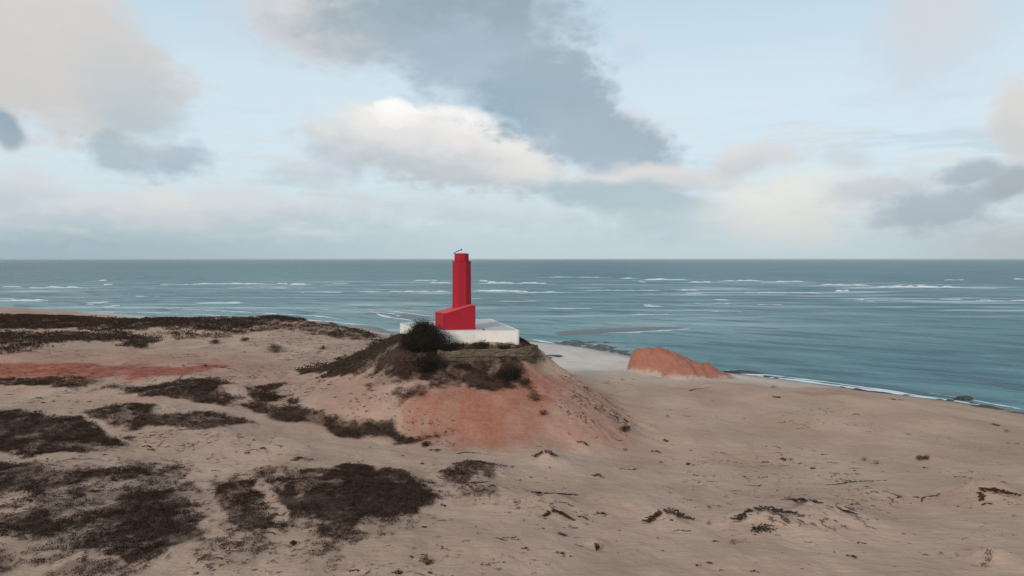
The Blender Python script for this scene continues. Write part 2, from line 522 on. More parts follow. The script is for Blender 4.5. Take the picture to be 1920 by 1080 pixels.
SCRUB = [   # outline, edge softness, ragged edge, density
    ([(-70, 770), (60, 774), (150, 788), (200, 808), (236, 832), (150, 842), (60, 854), (-70, 857)], 0.7, 1.6, 1.0),
    ([(155, 779), (208, 757), (262, 768), (306, 785), (298, 802), (230, 800), (170, 792)], 0.7, 1.4, 1.0),
    ([(305, 790), (360, 780), (440, 776), (505, 792), (430, 801), (310, 803)], 0.6, 1.6, 0.9),
    ([(200, 729), (300, 722), (350, 708), (420, 718), (447, 746), (430, 760), (370, 756), (300, 748)], 0.7, 2.2, 1.0),
    ([(-70, 710), (130, 708), (190, 714), (170, 723), (-70, 722)], 0.5, 1.6, 0.95),
    ([(340, 714), (390, 708), (425, 722), (380, 727)], 0.5, 1.5, 0.9),
    ([(465, 752), (560, 756), (610, 774), (700, 782), (760, 800), (812, 820), (780, 831), (680, 816), (600, 806), (540, 788), (485, 772)], 0.6, 0.7, 1.0),
    ([(472, 724), (530, 720), (528, 752), (480, 756)], 0.6, 2.2, 0.8),
    ([(560, 697), (640, 676), (700, 652), (760, 626), (830, 640), (990, 646), (1000, 662), (985, 690), (985, 716), (930, 726), (860, 722), (800, 728), (740, 716), (690, 700), (640, 700)], 1.0, 2.4, 1.0),
    ([(735, 738), (800, 722), (880, 722), (830, 735), (800, 756), (760, 752)], 0.7, 2.5, 0.6),
    ([(-70, 588), (140, 594), (250, 599), (400, 597), (532, 594), (562, 604), (480, 612), (420, 620), (330, 616), (230, 620), (120, 616), (-70, 618)], 1.4, 8.0, 1.0),
    ([(-70, 620), (110, 624), (240, 622), (300, 634), (190, 640), (60, 640), (-70, 644)], 1.4, 9.0, 0.85),
    ([(225, 640), (262, 632), (300, 640), (272, 650), (235, 650)], 0.8, 3.0, 0.9),
    ([(400, 612), (500, 606), (600, 606), (660, 618), (700, 630), (640, 634), (560, 620), (440, 628)], 1.4, 7.0, 0.55),
    ([(-70, 868), (120, 882), (230, 878), (268, 866), (262, 890), (200, 906), (140, 922), (60, 932), (-70, 935)], 0.8, 2.6, 0.95),
    ([(-70, 955), (70, 950), (105, 985), (70, 1012), (-70, 1012)], 0.9, 2.4, 0.95),
    ([(110, 1028), (190, 985), (215, 945), (285, 918), (330, 912), (372, 905), (392, 975), (418, 1006), (330, 1022), (230, 1040)], 0.8, 2.6, 1.0),
    ([(388, 908), (470, 898), (492, 930), (485, 975), (408, 975)], 0.7, 1.6, 0.95),
    ([(418, 975), (500, 963), (542, 970), (530, 990), (460, 1002), (415, 1002)], 0.7, 1.6, 0.95),
    ([(508, 905), (600, 884), (680, 874), (760, 890), (806, 892), (812, 930), (790, 950), (700, 966), (600, 975), (562, 982), (536, 970), (520, 930)], 0.6, 2.2, 1.0),
    ([(600, 990), (640, 972), (690, 962), (722, 990), (706, 1012), (640, 1030), (604, 1012)], 0.7, 2.4, 0.85),
    ([(816, 884), (870, 870), (940, 872), (930, 900), (860, 906), (826, 896)], 0.6, 1.6, 0.8),
    ([(858, 918), (900, 906), (926, 912), (924, 928), (880, 932)], 0.6, 1.4, 0.7),
    ([(-70, 1030), (120, 1040), (260, 1050), (330, 1062), (300, 1082), (-70, 1082)], 1.2, 3.4, 0.6),
    ([(380, 1012), (520, 1000), (560, 1040), (440, 1060), (330, 1050)], 1.2, 3.2, 0.35),
    ([(-70, 862), (150, 872), (300, 880), (420, 900), (415, 1005), (330, 1030), (100, 1045), (-70, 1045)], 2.0, 5.0, 0.5),
    ([(530, 890), (700, 880), (830, 888), (810, 950), (730, 1010), (620, 1035), (560, 1000)], 2.0, 5.0, 0.45),
    ([(-70, 890), (60, 925), (110, 960), (200, 1000), (120, 1040), (-70, 1040)], 1.8, 4.0, 0.55),
    ([(380, 900), (500, 895), (545, 985), (420, 1005)], 1.8, 4.0, 0.45),
    ([(560, 604), (640, 612), (705, 630), (690, 642), (600, 628), (540, 614)], 1.2, 5.0, 0.6),
    ([(300, 622), (420, 618), (520, 612), (500, 622), (400, 634), (310, 636)], 1.2, 6.0, 0.5),
    ([(-70, 640), (120, 640), (60, 660), (-70, 668)], 1.6, 5.0, 0.5),
    ([(200, 728), (480, 745), (560, 762), (480, 764), (300, 742)], 0.8, 2.5, 0.6),
    ([(640, 690), (760, 700), (800, 735), (700, 722)], 1.2, 3.5, 0.5),
]
CLAY = [
    ([(-70, 679), (180, 681), (300, 688), (440, 681), (424, 691), (300, 707), (150, 716), (60, 710), (-70, 714)], 1.1, 3.0, 1.0),
    ([(-70, 655), (250, 660), (480, 672), (600, 712), (480, 720), (430, 700), (-70, 716)], 6.0, 6.0, 0.38),
    ([(560, 705), (700, 715), (770, 735), (790, 830), (700, 800), (620, 745)], 3.5, 4.0, 0.34),
    ([(742, 762), (790, 732), (880, 728), (960, 722), (985, 690), (1015, 690), (1050, 712), (1060, 760), (1000, 800), (930, 836), (790, 824)], 2.6, 3.0, 0.92),
    ([(1000, 690), (1060, 705), (1130, 735), (1196, 790), (1180, 826), (1060, 834), (900, 838), (960, 790)], 1.8, 2.6, 0.46),
    ([(1500, 728), (1570, 724), (1620, 736), (1570, 744), (1510, 740)], 2.0, 2.5, 0.4),
    ([(180, 748), (300, 742), (330, 758), (230, 765)], 2.0, 3.0, 0.3),
]
PATHS = [   # wheel tracks and trampled sand, kept clear of scrub: line, half width in metres
    ([(-70, 744), (150, 742), (300, 754), (430, 772), (530, 800), (600, 822), (700, 834)], 1.6),
    ([(372, 905), (388, 940), (398, 975), (408, 1004)], 0.75),
    ([(488, 900), (505, 930), (520, 955), (530, 978)], 0.6),
    ([(150, 782), (190, 800), (222, 824), (262, 838)], 0.35),
]

SCR = [(outline(a), b, c, d) for a, b, c, d in SCRUB]
CLY = [(outline(a), b, c, d) for a, b, c, d in CLAY]
CLY.append((np.array([(1.0, 141.0), (4.6, 140.5), (5.0, 146.0), (2.2, 149.0)]), 0.6, 0.6, 0.9))   # red earth beside the terrace corner
PTH = [(np.array([at(*p)[:2] for p in a]), b) for a, b in PATHS]


def region(x, y, lst, seed, holes=False):
    m = np.zeros(np.shape(x))
    wx = x + (fbm(x / 5.0, y / 5.0, 3, seed) - 0.5) * 5.0
    wy = y + (fbm(x / 5.0, y / 5.0, 3, seed + 7) - 0.5) * 7.0
    rag = (fbm(x / 2.6, y / 4.0, 6, seed + 13, 0.66) - 0.5) * 2
    for poly, soft, amp, op in lst:
        lo, hi = poly.min(0) - 14, poly.max(0) + 14
        k = (x > lo[0]) & (x < hi[0]) & (y > lo[1]) & (y < hi[1])
        if not k.any():
            continue
        sd = poly_sd(wx[k], wy[k], poly)
        v = op * sstep(-soft * 1.9, soft * 1.5, sd + amp * 1.5 * rag[k])
        if holes:
            h = sstep(0.52, 0.66, fbm(x[k] / 3.2, y[k] / 4.5, 4, 47, 0.6))
            v = v * (1 - (0.28 if op >= 0.85 else 0.75) * h)
        m[k] = np.maximum(m[k], v)
    return m


def scrub_at(x, y):
    m = region(x, y, SCR, 41, True)
    rag = fbm(x / 1.2, y / 1.6, 3, 77)
    for line, w in PTH:
        d = seg_dist(x + (fbm(x / 4, y / 4, 2, 5) - 0.5) * 2, y, line)
        m = m * sstep(w * 0.7, w * 1.35, d + (rag - 0.5) * w)
    return m


def clay_at(x, y):
    m = region(x, y, CLY, 61)
    m = m * (1 - 0.24 * sstep(0.50, 0.68, fbm(x / 2.2, y / 3.4, 5, 63, 0.62)))
    return np.maximum(m, 0.92 * sstep(0.3, 1.5, mound_h(x, y) + (fbm(x / 1.6, y / 2.4, 5, 67, 0.65) - 0.5) * 3.2) * sstep(0.02, 0.25, mound_h(x, y)))


def speck_at(x, y):
    """How thickly fine dark creepers fleck the sand: thick on the left, thin on the right."""
    big = fbm(x / 11.0, y / 11.0, 4, 95)
    left = 1 - sstep(-14, 12, x - (y - 70) * 0.05)
    far = sstep(180, 230, y)
    v = 0.05 + 0.5 * left + 1.1 * (big - 0.5)
    v = np.maximum(v, FLECK(x, y) * (0.6 + 0.7 * big))
    return np.clip(v, 0, 1)


FLECKS = [([(-70, 682), (300, 684), (440, 682), (420, 696), (150, 716), (-70, 714)], 1.5, 3.0, 0.85),
          ([(1040, 700), (1100, 720), (1195, 785), (1190, 825), (1120, 830), (1080, 790)], 1.5, 2.5, 1.0),
          ([(560, 605), (650, 612), (715, 632), (690, 660), (600, 690), (480, 660), (430, 640)], 3.0, 6.0, 0.95),
          ([(540, 700), (640, 700), (740, 740), (700, 790), (560, 730)], 2.0, 3.0, 0.8),
          ([(0, 850), (300, 860), (560, 930), (620, 1030), (560, 1085), (0, 1085)], 3.0, 4.0, 1.0),
          ([(1240, 860), (1500, 830), (1720, 930), (1660, 1010), (1380, 1030), (1260, 960)], 3.0, 4.0, 0.75),
          ([(1430, 755), (1600, 760), (1620, 800), (1480, 810)], 3.0, 4.0, 0.8), ([(1700, 800), (1925, 840), (1925, 1080), (1780, 1080), (1760, 900)], 3.0, 4.0, 0.62),
          ([(950, 900), (1090, 900), (1100, 1000), (960, 1000)], 3.0, 4.0, 0.75),
          ([(200, 1040), (600, 990), (1000, 1060), (900, 1085), (200, 1085)], 3.0, 4.0, 0.8),
          ([(830, 860), (1000, 870), (1080, 960), (900, 990)], 3.0, 4.0, 0.7)]
FLK = [(outline(a), b, c, d) for a, b, c, d in FLECKS]


def FLECK(x, y):
    return region(x, y, FLK, 131)


# ------------------------------------------------------------------ helpers for meshes and materials
def add(name, mesh, mat=None, parent=None, smooth=False):
    if mat is not None:
        mesh.materials.append(mat)
    o = bpy.data.objects.new(name, mesh)
    COL.objects.link(o)
    if parent is not None:
        o.parent = parent
    if smooth:
        mesh.polygons.foreach_set('use_smooth', [True] * len(mesh.polygons))
    return o


def tag(o, label=None, cat=None, group=None, kind=None):
    for k, v in (('label', label), ('category', cat), ('group', group), ('kind', kind)):
        if v:
            o[k] = v
    return o


def np_mesh(name, V, faces, attrs=None):
    """faces: (n,4) or (n,3) index array."""
    me = bpy.data.meshes.new(name)
    V = np.asarray(V, np.float32)
    faces = np.asarray(faces, np.int32)
    n, k = faces.shape
    me.vertices.add(len(V))
    me.vertices.foreach_set('co', V.ravel())
    me.loops.add(n * k)
    me.loops.foreach_set('vertex_index', faces.ravel())
    me.polygons.add(n)
    me.polygons.foreach_set('loop_start', np.arange(0, n * k, k, dtype=np.int32))
    for a, v in (attrs or {}).items():
        t = me.attributes.new(a, 'FLOAT', 'POINT')
        t.data.foreach_set('value', np.asarray(v, np.float32))
    me.update(calc_edges=True)
    return me


def material(name, colour=(0.5, 0.5, 0.5), rough=0.8, spec=0.3):
    m = bpy.data.materials.new(name)
    m.use_nodes = True
    b = m.node_tree.nodes['Principled BSDF']
    b.inputs['Base Color'].default_value = (*colour, 1)
    b.inputs['Roughness'].default_value = rough
    b.inputs['Specular IOR Level'].default_value = spec
    return m, m.node_tree, b


def attr(t, name):
    return node(t, 'ShaderNodeAttribute', attribute_name=name).outputs['Fac']


def position(t, scale=(1, 1, 1)):
    g = node(t, 'ShaderNodeNewGeometry')
    mp = node(t, 'ShaderNodeMapping')
    mp.inputs['Scale'].default_value = scale
    t.links.new(g.outputs['Position'], mp.inputs['Vector'])
    return mp.outputs[0]


def objcoord(t, scale=(1, 1, 1)):
    g = node(t, 'ShaderNodeTexCoord')
    mp = node(t, 'ShaderNodeMapping')
    mp.inputs['Scale'].default_value = scale
    t.links.new(g.outputs['Object'], mp.inputs['Vector'])
    return mp.outputs[0]


def bump(t, b, h, strength=0.3, dist=0.1):
    n = node(t, 'ShaderNodeBump')
    n.inputs['Strength'].default_value = strength
    n.inputs['Distance'].default_value = dist
    t.links.new(h, n.inputs['Height'])
    t.links.new(n.outputs[0], b.inputs['Normal'])


# ---- ground material
M_GROUND, t, b = material('sand_and_clay', rough=0.95, spec=0.1)
pos = position(t)
nf, _ = noise_n(t, pos, 1.7, 5, 0.6)
nm, _ = noise_n(t, position(t, (0.09, 0.05, 0.1)), 1.0, 4, 0.55)
ng, _ = noise_n(t, pos, 9.0, 3, 0.6)
ns, _ = noise_n(t, position(t, (0.35, 1.1, 0.6)), 1.0, 5, 0.62, 0.6)
sand = mixc(t, maprange(t, nm, 0.3, 0.7), (0.410, 0.276, 0.204), (0.520, 0.362, 0.274))
sand = mixc(t, math_n(t, 'MULTIPLY', maprange(t, ns, 0.52, 0.70), 0.22), sand, (0.265, 0.180, 0.138))
sand = mixc(t, math_n(t, 'MULTIPLY', maprange(t, nf, 0.5, 0.75), 0.22), sand, (0.43, 0.33, 0.265))
beach = mixc(t, maprange(t, nm, 0.3, 0.7), (0.60, 0.52, 0.46), (0.68, 0.60, 0.535))
colr = mixc(t, attr(t, 'beach'), sand, beach)
clay = mixc(t, maprange(t, nf, 0.35, 0.7), (0.410, 0.165, 0.108), (0.345, 0.122, 0.080))
clay = mixc(t, math_n(t, 'MULTIPLY', maprange(t, ns, 0.5, 0.72), 0.5), clay, (0.27, 0.10, 0.068))
clay = mixc(t, attr(t, 'redclay'), clay, mixc(t, maprange(t, ns, 0.45, 0.65), (0.40, 0.122, 0.074), (0.22, 0.070, 0.048)))
colr = mixc(t, attr(t, 'clay'), colr, clay)
core = mixc(t, maprange(t, attr(t, 'scrub'), 0.45, 0.95), (0.165, 0.102, 0.072), (0.036, 0.021, 0.015))
litter = mixc(t, maprange(t, nf, 0.35, 0.7), (0.060, 0.034, 0.024), (0.115, 0.072, 0.050))
litter = mixc(t, 0.62, litter, core)
colr = mixc(t, math_n(t, 'MULTIPLY', attr(t, 'scrub'), 0.96), colr, litter)
fl, _ = noise_n(t, position(t, (1.5, 1.1, 1.5)), 1.0, 6, 0.66, 0.3)
lim = math_n(t, 'MULTIPLY_ADD', attr(t, 'speck'), -0.25, 0.715)
cl_, _ = noise_n(t, position(t, (0.42, 0.26, 0.4)), 1.0, 3, 0.6)
flk = math_n(t, 'MULTIPLY', maprange(t, math_n(t, 'SUBTRACT', fl, lim), 0.0, 0.06, 0.0, 0.85), maprange(t, cl_, 0.42, 0.60))
colr = mixc(t, flk, colr, (0.080, 0.050, 0.036))
colr = mixc(t, attr(t, 'wet'), colr, (0.125, 0.112, 0.102))
t.links.new(colr, b.inputs['Base Color'])
t.links.new(maprange(t, attr(t, 'wet'), 0.0, 1.0, 0.95, 0.35, False), b.inputs['Roughness'])
hsum = math_n(t, 'ADD', math_n(t, 'MULTIPLY', nf, 0.6), math_n(t, 'ADD', math_n(t, 'MULTIPLY', ng, 0.15), ns))
bump(t, b, hsum, 0.8, 0.3)

# ------------------------------------------------------------------ ground
def build_ground():
    az = np.concatenate([np.arange(-180, -60, 3.0), np.arange(-60, -38, 0.6), np.arange(-38, 38, 0.11), np.arange(38, 60, 0.6), np.arange(60, 180.1, 3.0)])
    r = [3.0]
    while r[-1] < 6500:
        k = r[-1]
        r.append(k * (1.10 if k < 42 else 1.0048 if k < 360 else 1.012 if k < 520 else 1.08))
    r = np.array(r)
    A, Rr = np.meshgrid(np.radians(az), r)
    X, Y = Rr * np.sin(A), Rr * np.cos(A)
    Z = ground(X, Y)
    nc = len(az)
    sc, cl, sp = scrub_at(X, Y), clay_at(X, Y), speck_at(X, Y)
    near = 1 - sstep(300, 420, Rr)
    # far land to the left carries on the same mottling
    mott = sstep(0.50, 0.62, fbm(X / 60, Y / 60, 4, 55)) * sstep(3, 8, Z) * (1 - near)
    sc = np.maximum(sc, mott * 0.9)
    wet = (1 - sstep(0.15, 1.1, Z + (fbm(X / 12, Y / 12, 3, 19) - 0.5) * 0.5))
    wet = wet * (0.35 + 0.65 * (1 - sstep(0.0, 0.55, Z)))
    beach = (1 - sstep(2.0, 5.0, Z + (fbm(X / 20, Y / 20, 3, 29) - 0.5) * 2)) * sstep(175, 225, Y)
    sp = sp * sstep(1.5, 4, Z) * (1 - sstep(0.4, 2, mound_h(X, Y)))
    rc = region(X, Y, CLY[:1], 61)
    V = np.stack([X.ravel(), Y.ravel(), Z.ravel()], 1)
    i = np.arange(len(r) - 1)[:, None] * nc + np.arange(nc - 1)[None, :]
    Fq = np.stack([i, i + 1, i + nc + 1, i + nc], -1).reshape(-1, 4)
    zmax = Z.ravel()[Fq].max(1)
    Fq = Fq[zmax > -4.5]
    ctr = V[Fq].mean(1)
    hill = inside(ctr[:, 0], ctr[:, 1], HILLPOLY)
    mnd = mound_h(ctr[:, 0], ctr[:, 1]) > 0.35
    # one normal field for all three sheets, so they meet without a seam
    e = 0.15
    dzdr = np.gradient(Z, axis=0)
    T1 = np.stack([np.gradient(X, axis=0), np.gradient(Y, axis=0), dzdr], -1)
    T2 = np.stack([np.gradient(X, axis=1), np.gradient(Y, axis=1), np.gradient(Z, axis=1)], -1)
    N = np.cross(T2, T1).reshape(-1, 3)
    N /= np.maximum(np.linalg.norm(N, axis=1, keepdims=True), 1e-9)
    N[N[:, 2] < 0] *= -1
    at_all = dict(scrub=sc.ravel(), clay=cl.ravel(), speck=sp.ravel(), wet=np.clip(wet, 0, 1).ravel(), beach=beach.ravel(), redclay=rc.ravel())
    for name, sel in (('ground', ~hill & ~mnd), ('lighthouse_hill', hill), ('clay_mound', mnd & ~hill)):
        f = Fq[sel]
        used, inv = np.unique(f.ravel(), return_inverse=True)
        me = np_mesh(name, V[used], inv.reshape(-1, 4), {k: v[used] for k, v in at_all.items()})
        o = add(name, me, M_GROUND, smooth=True)
        me.normals_split_custom_set_from_vertices(N[used].tolist())
        tag(o, kind='structure')
    return V, sc, sp


HILLPOLY = outline([(560, 700), (640, 720), (740, 765), (795, 828), (900, 836), (1050, 834), (1180, 828), (1196, 796)])
HILLPOLY = np.vstack([HILLPOLY[:-1], [(24, 150), (16, 170), (4, 184), (-16, 188), (-34, 178), (-46, 166)]])
# keep only the part of the outline up to the right foot; the rest closes behind the hill
HILLPOLY = np.array([p for p in HILLPOLY])
build_ground()

# ------------------------------------------------------------------ sea
M_SEA, t, b = material('sea_water', rough=0.35, spec=0.10)
b.inputs['IOR'].default_value = 1.33
pr = node(t, 'ShaderNodeNewGeometry')
mp = node(t, 'ShaderNodeMapping')
mp.inputs['Rotation'].default_value = (0, 0, R(40))
t.links.new(pr.outputs['Position'], mp.inputs['Vector'])
mp2 = node(t, 'ShaderNodeMapping')
mp2.inputs['Scale'].default_value = (0.020, 0.085, 0.1)
t.links.new(mp.outputs[0], mp2.inputs['Vector'])
w1, _ = noise_n(t, mp2.outputs[0], 1.0, 4, 0.55, 0.5)
mp3 = node(t, 'ShaderNodeMapping')
mp3.inputs['Scale'].default_value = (0.16, 0.5, 0.3)
t.links.new(mp.outputs[0], mp3.inputs['Vector'])
w2, _ = noise_n(t, mp3.outputs[0], 1.0, 3, 0.55, 0.2)
big, _ = noise_n(t, position(t, (0.0035, 0.0022, 1)), 1.0, 4, 0.55)
deep = mixc(t, maprange(t, big, 0.35, 0.65), (0.044, 0.150, 0.178), (0.074, 0.200, 0.218))
deep = mixc(t, attr(t, 'shallow'), deep, (0.19, 0.325, 0.33))
deep = mixc(t, maprange(t, w2, 0.52, 0.66, 0, 0.5), deep, (0.022, 0.085, 0.115))
deep = mixc(t, maprange(t, w1, 0.51, 0.63, 0, 0.85), deep, (0.026, 0.092, 0.130))
deep = mixc(t, maprange(t, w1, 0.46, 0.33, 0, 0.7), deep, (0.115, 0.26, 0.28))
# loose foam streaks behind the breakers, plus pale reflections painted as streaks
mp4 = node(t, 'ShaderNodeMapping')
mp4.inputs['Scale'].default_value = (0.007, 0.034, 0.1)
mp4.inputs['Rotation'].default_value = (0, 0, R(8))
t.links.new(pr.outputs['Position'], mp4.inputs['Vector'])
fo, _ = noise_n(t, mp4.outputs[0], 1.0, 6, 0.62, 0.4)
fm = math_n(t, 'MULTIPLY', maprange(t, fo, 0.47, 0.66), attr(t, 'surf'))
deep = mixc(t, fm, deep, (0.50, 0.60, 0.62))
t.links.new(deep, b.inputs['Base Color'])
bump(t, b, math_n(t, 'ADD', math_n(t, 'MULTIPLY', w1, 1.6), math_n(t, 'MULTIPLY', w2, 0.5)), 0.8, 1.6)


def build_sea():
    az = np.concatenate([np.arange(-180, -60, 5.0), np.arange(-60, 60, 0.5), np.arange(60, 181, 5.0)])
    r = [2.0]
    while r[-1] < 90000:
        k = r[-1]
        r.append(k * (1.3 if k < 120 else 1.015 if k < 2200 else 1.12))
    r = np.array(r)
    A, Rr = np.meshgrid(np.radians(az), r)
    X, Y = Rr * np.sin(A), Rr * np.cos(A)
    sd = -inland(X, Y)
    sh = 0.9 * np.exp(-np.maximum(sd, 0) / 26.0) * (0.4 + 0.6 * sstep(250, 330, Y))
    sh = np.maximum(sh, 1.0 * np.exp(-(((X - 60) / 110) ** 2 + ((Y - 400) / 90) ** 2)))
    sh = np.maximum(sh, 0.75 * np.exp(-(((X + 150) / 190) ** 2 + ((Y - 500) / 80) ** 2)))
    sh = np.maximum(sh, 0.95 * np.exp(-np.maximum(sd, 0) / 55.0) * sstep(330, 420, Y) * (1 - sstep(-40, 40, X)))
    sh = sh + 0.30 * (1 - sstep(-80, 260, X)) * sstep(330, 460, Rr) * (1 - sstep(1500, 4000, Rr))
    sh = np.clip(sh + (fbm(X / 40, Y / 70, 4, 81) - 0.5) * 0.5 * sh, 0, 1)
    # the surf zone over the outer bank and the broken water near the left beach
    sf = 0.95 * sstep(420, 600, Rr) * (1 - sstep(1050, 1500, Rr)) * (0.35 + 0.65 * sstep(0.42, 0.6, fbm(X / 120, Y / 90, 3, 83)))
    sf = np.maximum(sf, 1.0 * np.exp(-np.maximum(sd, 0) / 24.0) * sstep(260, 330, Y))
    sf = np.maximum(sf, 0.9 * np.exp(-(((X - 90) / 140) ** 2 + ((Y - 500) / 110) ** 2)))  # paler water reflections right of the tower, painted in as pale streaks
    nc = len(az)
    V = np.stack([X.ravel(), Y.ravel(), np.zeros(X.size)], 1)
    i = np.arange(len(r) - 1)[:, None] * nc + np.arange(nc - 1)[None, :]
    Fq = np.stack([i, i + 1, i + nc + 1, i + nc], -1).reshape(-1, 4)
    me = np_mesh('sea', V, Fq, dict(shallow=sh.ravel(), surf=sf.ravel()))
    tag(add('sea', me, M_SEA), kind='structure')


build_sea()

# ---- foam: breaking crests far out and the swash along the beach, as low ragged ridges of white water
M_FOAM, t, b = material('foam', (0.74, 0.79, 0.80), 0.9, 0.1)
fn, _ = noise_n(t, position(t, (0.12, 0.3, 0.3)), 1.0, 5, 0.6)
t.links.new(maprange(t, math_n(t, 'ADD', math_n(t, 'MULTIPLY', fn, 0.9), attr(t, 'cover')), 0.62, 0.95), b.inputs['Alpha'])


def build_foam():
    Vs, Fs, Cs = [], [], []
    off = 0

    def strip(pts, width, height, cover, z0=0.03):
        nonlocal off
        pts = np.array(pts, float)
        seg = np.hypot(*np.diff(pts, axis=0).T)
        s = np.concatenate([[0], np.cumsum(seg)])
        n = max(6, int(s[-1] / max(width * 0.45, 0.6)))
        n = min(n, 400)
        q = np.linspace(0, s[-1], n)
        cx, cy = np.interp(q, s, pts[:, 0]), np.interp(q, s, pts[:, 1])
        tx, ty = np.gradient(cx), np.gradient(cy)
        l = np.hypot(tx, ty)
        nx, ny = -ty / l, tx / l
        u = q / s[-1]
        taper = np.clip(np.minimum(u, 1 - u) * 7, 0, 1) ** 0.6
        sd = float(pts[0, 0] * 3.1 + pts[0, 1])
        wv = width * taper * (0.45 + 1.1 * vnoise(q / (width * 3) + sd, q * 0 + 3, 5)) + 0.02
        wob = (vnoise(q / (width * 8) + sd, q * 0 + 9, 6) - 0.5) * width * 1.6
        prof = [(-1, 0, 0.0), (-0.55, 0.45, 0.55), (0, 1, 1), (0.5, 0.5, 0.55), (1, 0, 0.0)]
        rows = []
        for a, hgt, c in prof:
            o = wob + a * wv
            rows.append(np.stack([cx + nx * o, cy + ny * o, z0 + height * hgt * taper * (0.5 + vnoise(q / width + sd, q * 0 + a, 8))], 1))
            Cs.append(np.full(n, cover * c) * (0.55 + 0.6 * vnoise(q / (width * 2) + sd, q * 0 + 1.7, 4)))
        V = np.concatenate(rows)
        i = (np.arange(len(prof) - 1)[:, None] * n + np.arange(n - 1)[None, :])
        Fs.append(np.stack([i, i + 1, i + n + 1, i + n], -1).reshape(-1, 4) + off)
        Vs.append(V)
        off += len(V)

    crests = [   # px from, px to, py, ridge height, cover
        (0, 47, 539, 1.0, 0.7), (55, 154, 540, 1.5, 0.95), (188, 203, 527, 1.5, 0.8), (190, 210, 535, 1.1, 0.9), (299, 320, 534, 1.2, 0.9), (322, 365, 535, 0.8, 0.55),
        (363, 500, 533, 1.4, 0.9), (519, 538, 533, 1.5, 0.9), (549, 577, 533.5, 1.7, 1.0), (427, 595, 541, 0.7, 0.6), (624, 656, 532, 1.2, 0.85), (680, 702, 547, 0.9, 0.8),
        (726, 846, 548, 1.1, 0.85), (20, 94, 563, 0.8, 0.95), (0, 30, 561, 0.5, 0.7), (186, 202, 567, 0.6, 1.0), (389, 453, 568, 0.55, 0.8), (160, 178, 571, 0.4, 0.7), (208, 224, 574, 0.5, 0.8),
        (776, 823, 527, 1.2, 0.9), (803, 850, 531, 1.3, 0.9), (899, 914, 527, 1.8, 1.0), (913, 964, 531, 1.7, 1.0), (967, 1026, 532, 1.6, 1.0), (884, 987, 546, 1.1, 0.95), (987, 1045, 549, 1.0, 0.9),
        (1030, 1130, 520, 1.1, 0.8), (1205, 1289, 525, 1.9, 1.0), (1290, 1332, 529, 1.3, 0.9), (1345, 1432, 528, 1.5, 0.9), (1450, 1508, 529, 1.5, 0.9), (1175, 1190, 522, 1.2, 0.8), (1195, 1208, 529, 1.0, 0.7),
        (1535, 1630, 535, 1.3, 0.85), (1625, 1810, 540, 1.8, 0.95), (1660, 1740, 535.5, 0.9, 0.7), (1567, 1594, 547, 1.3, 1.0), (1340, 1361, 562, 0.8, 1.0), (1602, 1621, 563, 0.9, 1.0), (1835, 1861, 563, 0.8, 1.0),
        (1275, 1306, 544, 1.2, 0.95), (1380, 1545, 550, 0.8, 0.65), (960, 986, 547, 1.1, 0.9), (1095, 1240, 545, 0.7, 0.65), (1898, 1925, 524, 1.5, 0.9), (1206, 1222, 572, 0.5, 0.9), (1025, 1112, 579, 0.5, 0.6),
        (1760, 1800, 562, 0.5, 0.7), (1895, 1925, 564, 0.6, 0.8), (1640, 1665, 563, 0.5, 0.7), (1190, 1330, 552, 0.6, 0.55), (1280, 1380, 570, 0.5, 0.5), (560, 640, 549, 0.6, 0.55), (1420, 1470, 572, 0.4, 0.6),
        (860, 900, 560, 0.5, 0.6), (930, 1010, 565, 0.4, 0.55), (250, 300, 556, 0.5, 0.5), (1775, 1812, 526, 1.0, 0.7), (1180, 1260, 590, 0.35, 0.5), (1330, 1400, 585, 0.3, 0.45),
    ]
    for x0, x1, y, hgt, cov in crests:
        a, c = at(x0, y, True), at(x1, y + random.uniform(-0.6, 0.6), True)
        mid = (a + c) / 2 + np.array([0, random.uniform(-6, 6), 0])
        if cov > 0.75:                      # the sheet of spent foam left behind the crest
            q = np.array([0, -0.018 * a[1]])
            ext = (c - a)[:2] * 0.35
            strip([a[:2] - ext + q, mid[:2] + q * 0.7, c[:2] + ext * random.uniform(0.2, 1.2) + q], 0.020 * a[1], 0.12, 0.62)
        strip([a[:2], mid[:2], c[:2]], max(2.4, 0.0065 * a[1]), hgt * 1.1, cov + 0.22)
    # swash along the right-hand beach, in two or three broken lines
    edge = [(1362, 697), (1430, 705.5), (1520, 717), (1600, 727.5), (1660, 735), (1740, 748), (1810, 760), (1870, 770), (1935, 781)]
    sh = [at(x, y, True)[:2] for x, y in edge]
    strip(sh, 2.6, 0.14, 0.80, 0.06)
    strip([at(x, y - 3.5, True)[:2] for x, y in edge], 1.5, 0.12, 0.8)
    strip([at(x, y - 11, True)[:2] for x, y in edge[5:]], 1.0, 0.1, 0.6)
    strip([at(x, y, True)[:2] for x, y in [(1000, 636), (1040, 644), (1090, 654), (1150, 662), (1178, 668)]], 2.0, 0.12, 0.8)
    strip([at(x, y, True)[:2] for x, y in [(1120, 624.5), (1180, 623), (1240, 621), (1290, 616)]], 2.2, 0.12, 0.95)
    # broken water on the left beach and round the tidal pool
    for pts, w, c in [([(0, 578), (90, 583), (200, 588)], 4.5, 0.75), ([(180, 584), (330, 588), (450, 592)], 4, 0.7), ([(300, 578), (420, 583), (560, 590), (640, 600)], 4, 0.7),
                      ([(560, 597), (640, 606), (700, 610)], 3, 0.8), ([(690, 584), (740, 590), (790, 598)], 2.6, 1.1), ([(720, 582.5), (770, 587), (812, 594)], 2.2, 1.0), ([(706, 588), (735, 596), (775, 602)], 2.2, 1.0), ([(560, 578), (640, 582), (720, 580), (800, 582)], 3, 0.6),
                      ([(100, 574), (230, 578), (330, 577)], 3, 0.6)]:
        strip([at(x, y, True)[:2] for x, y in pts], w, 0.2, c)
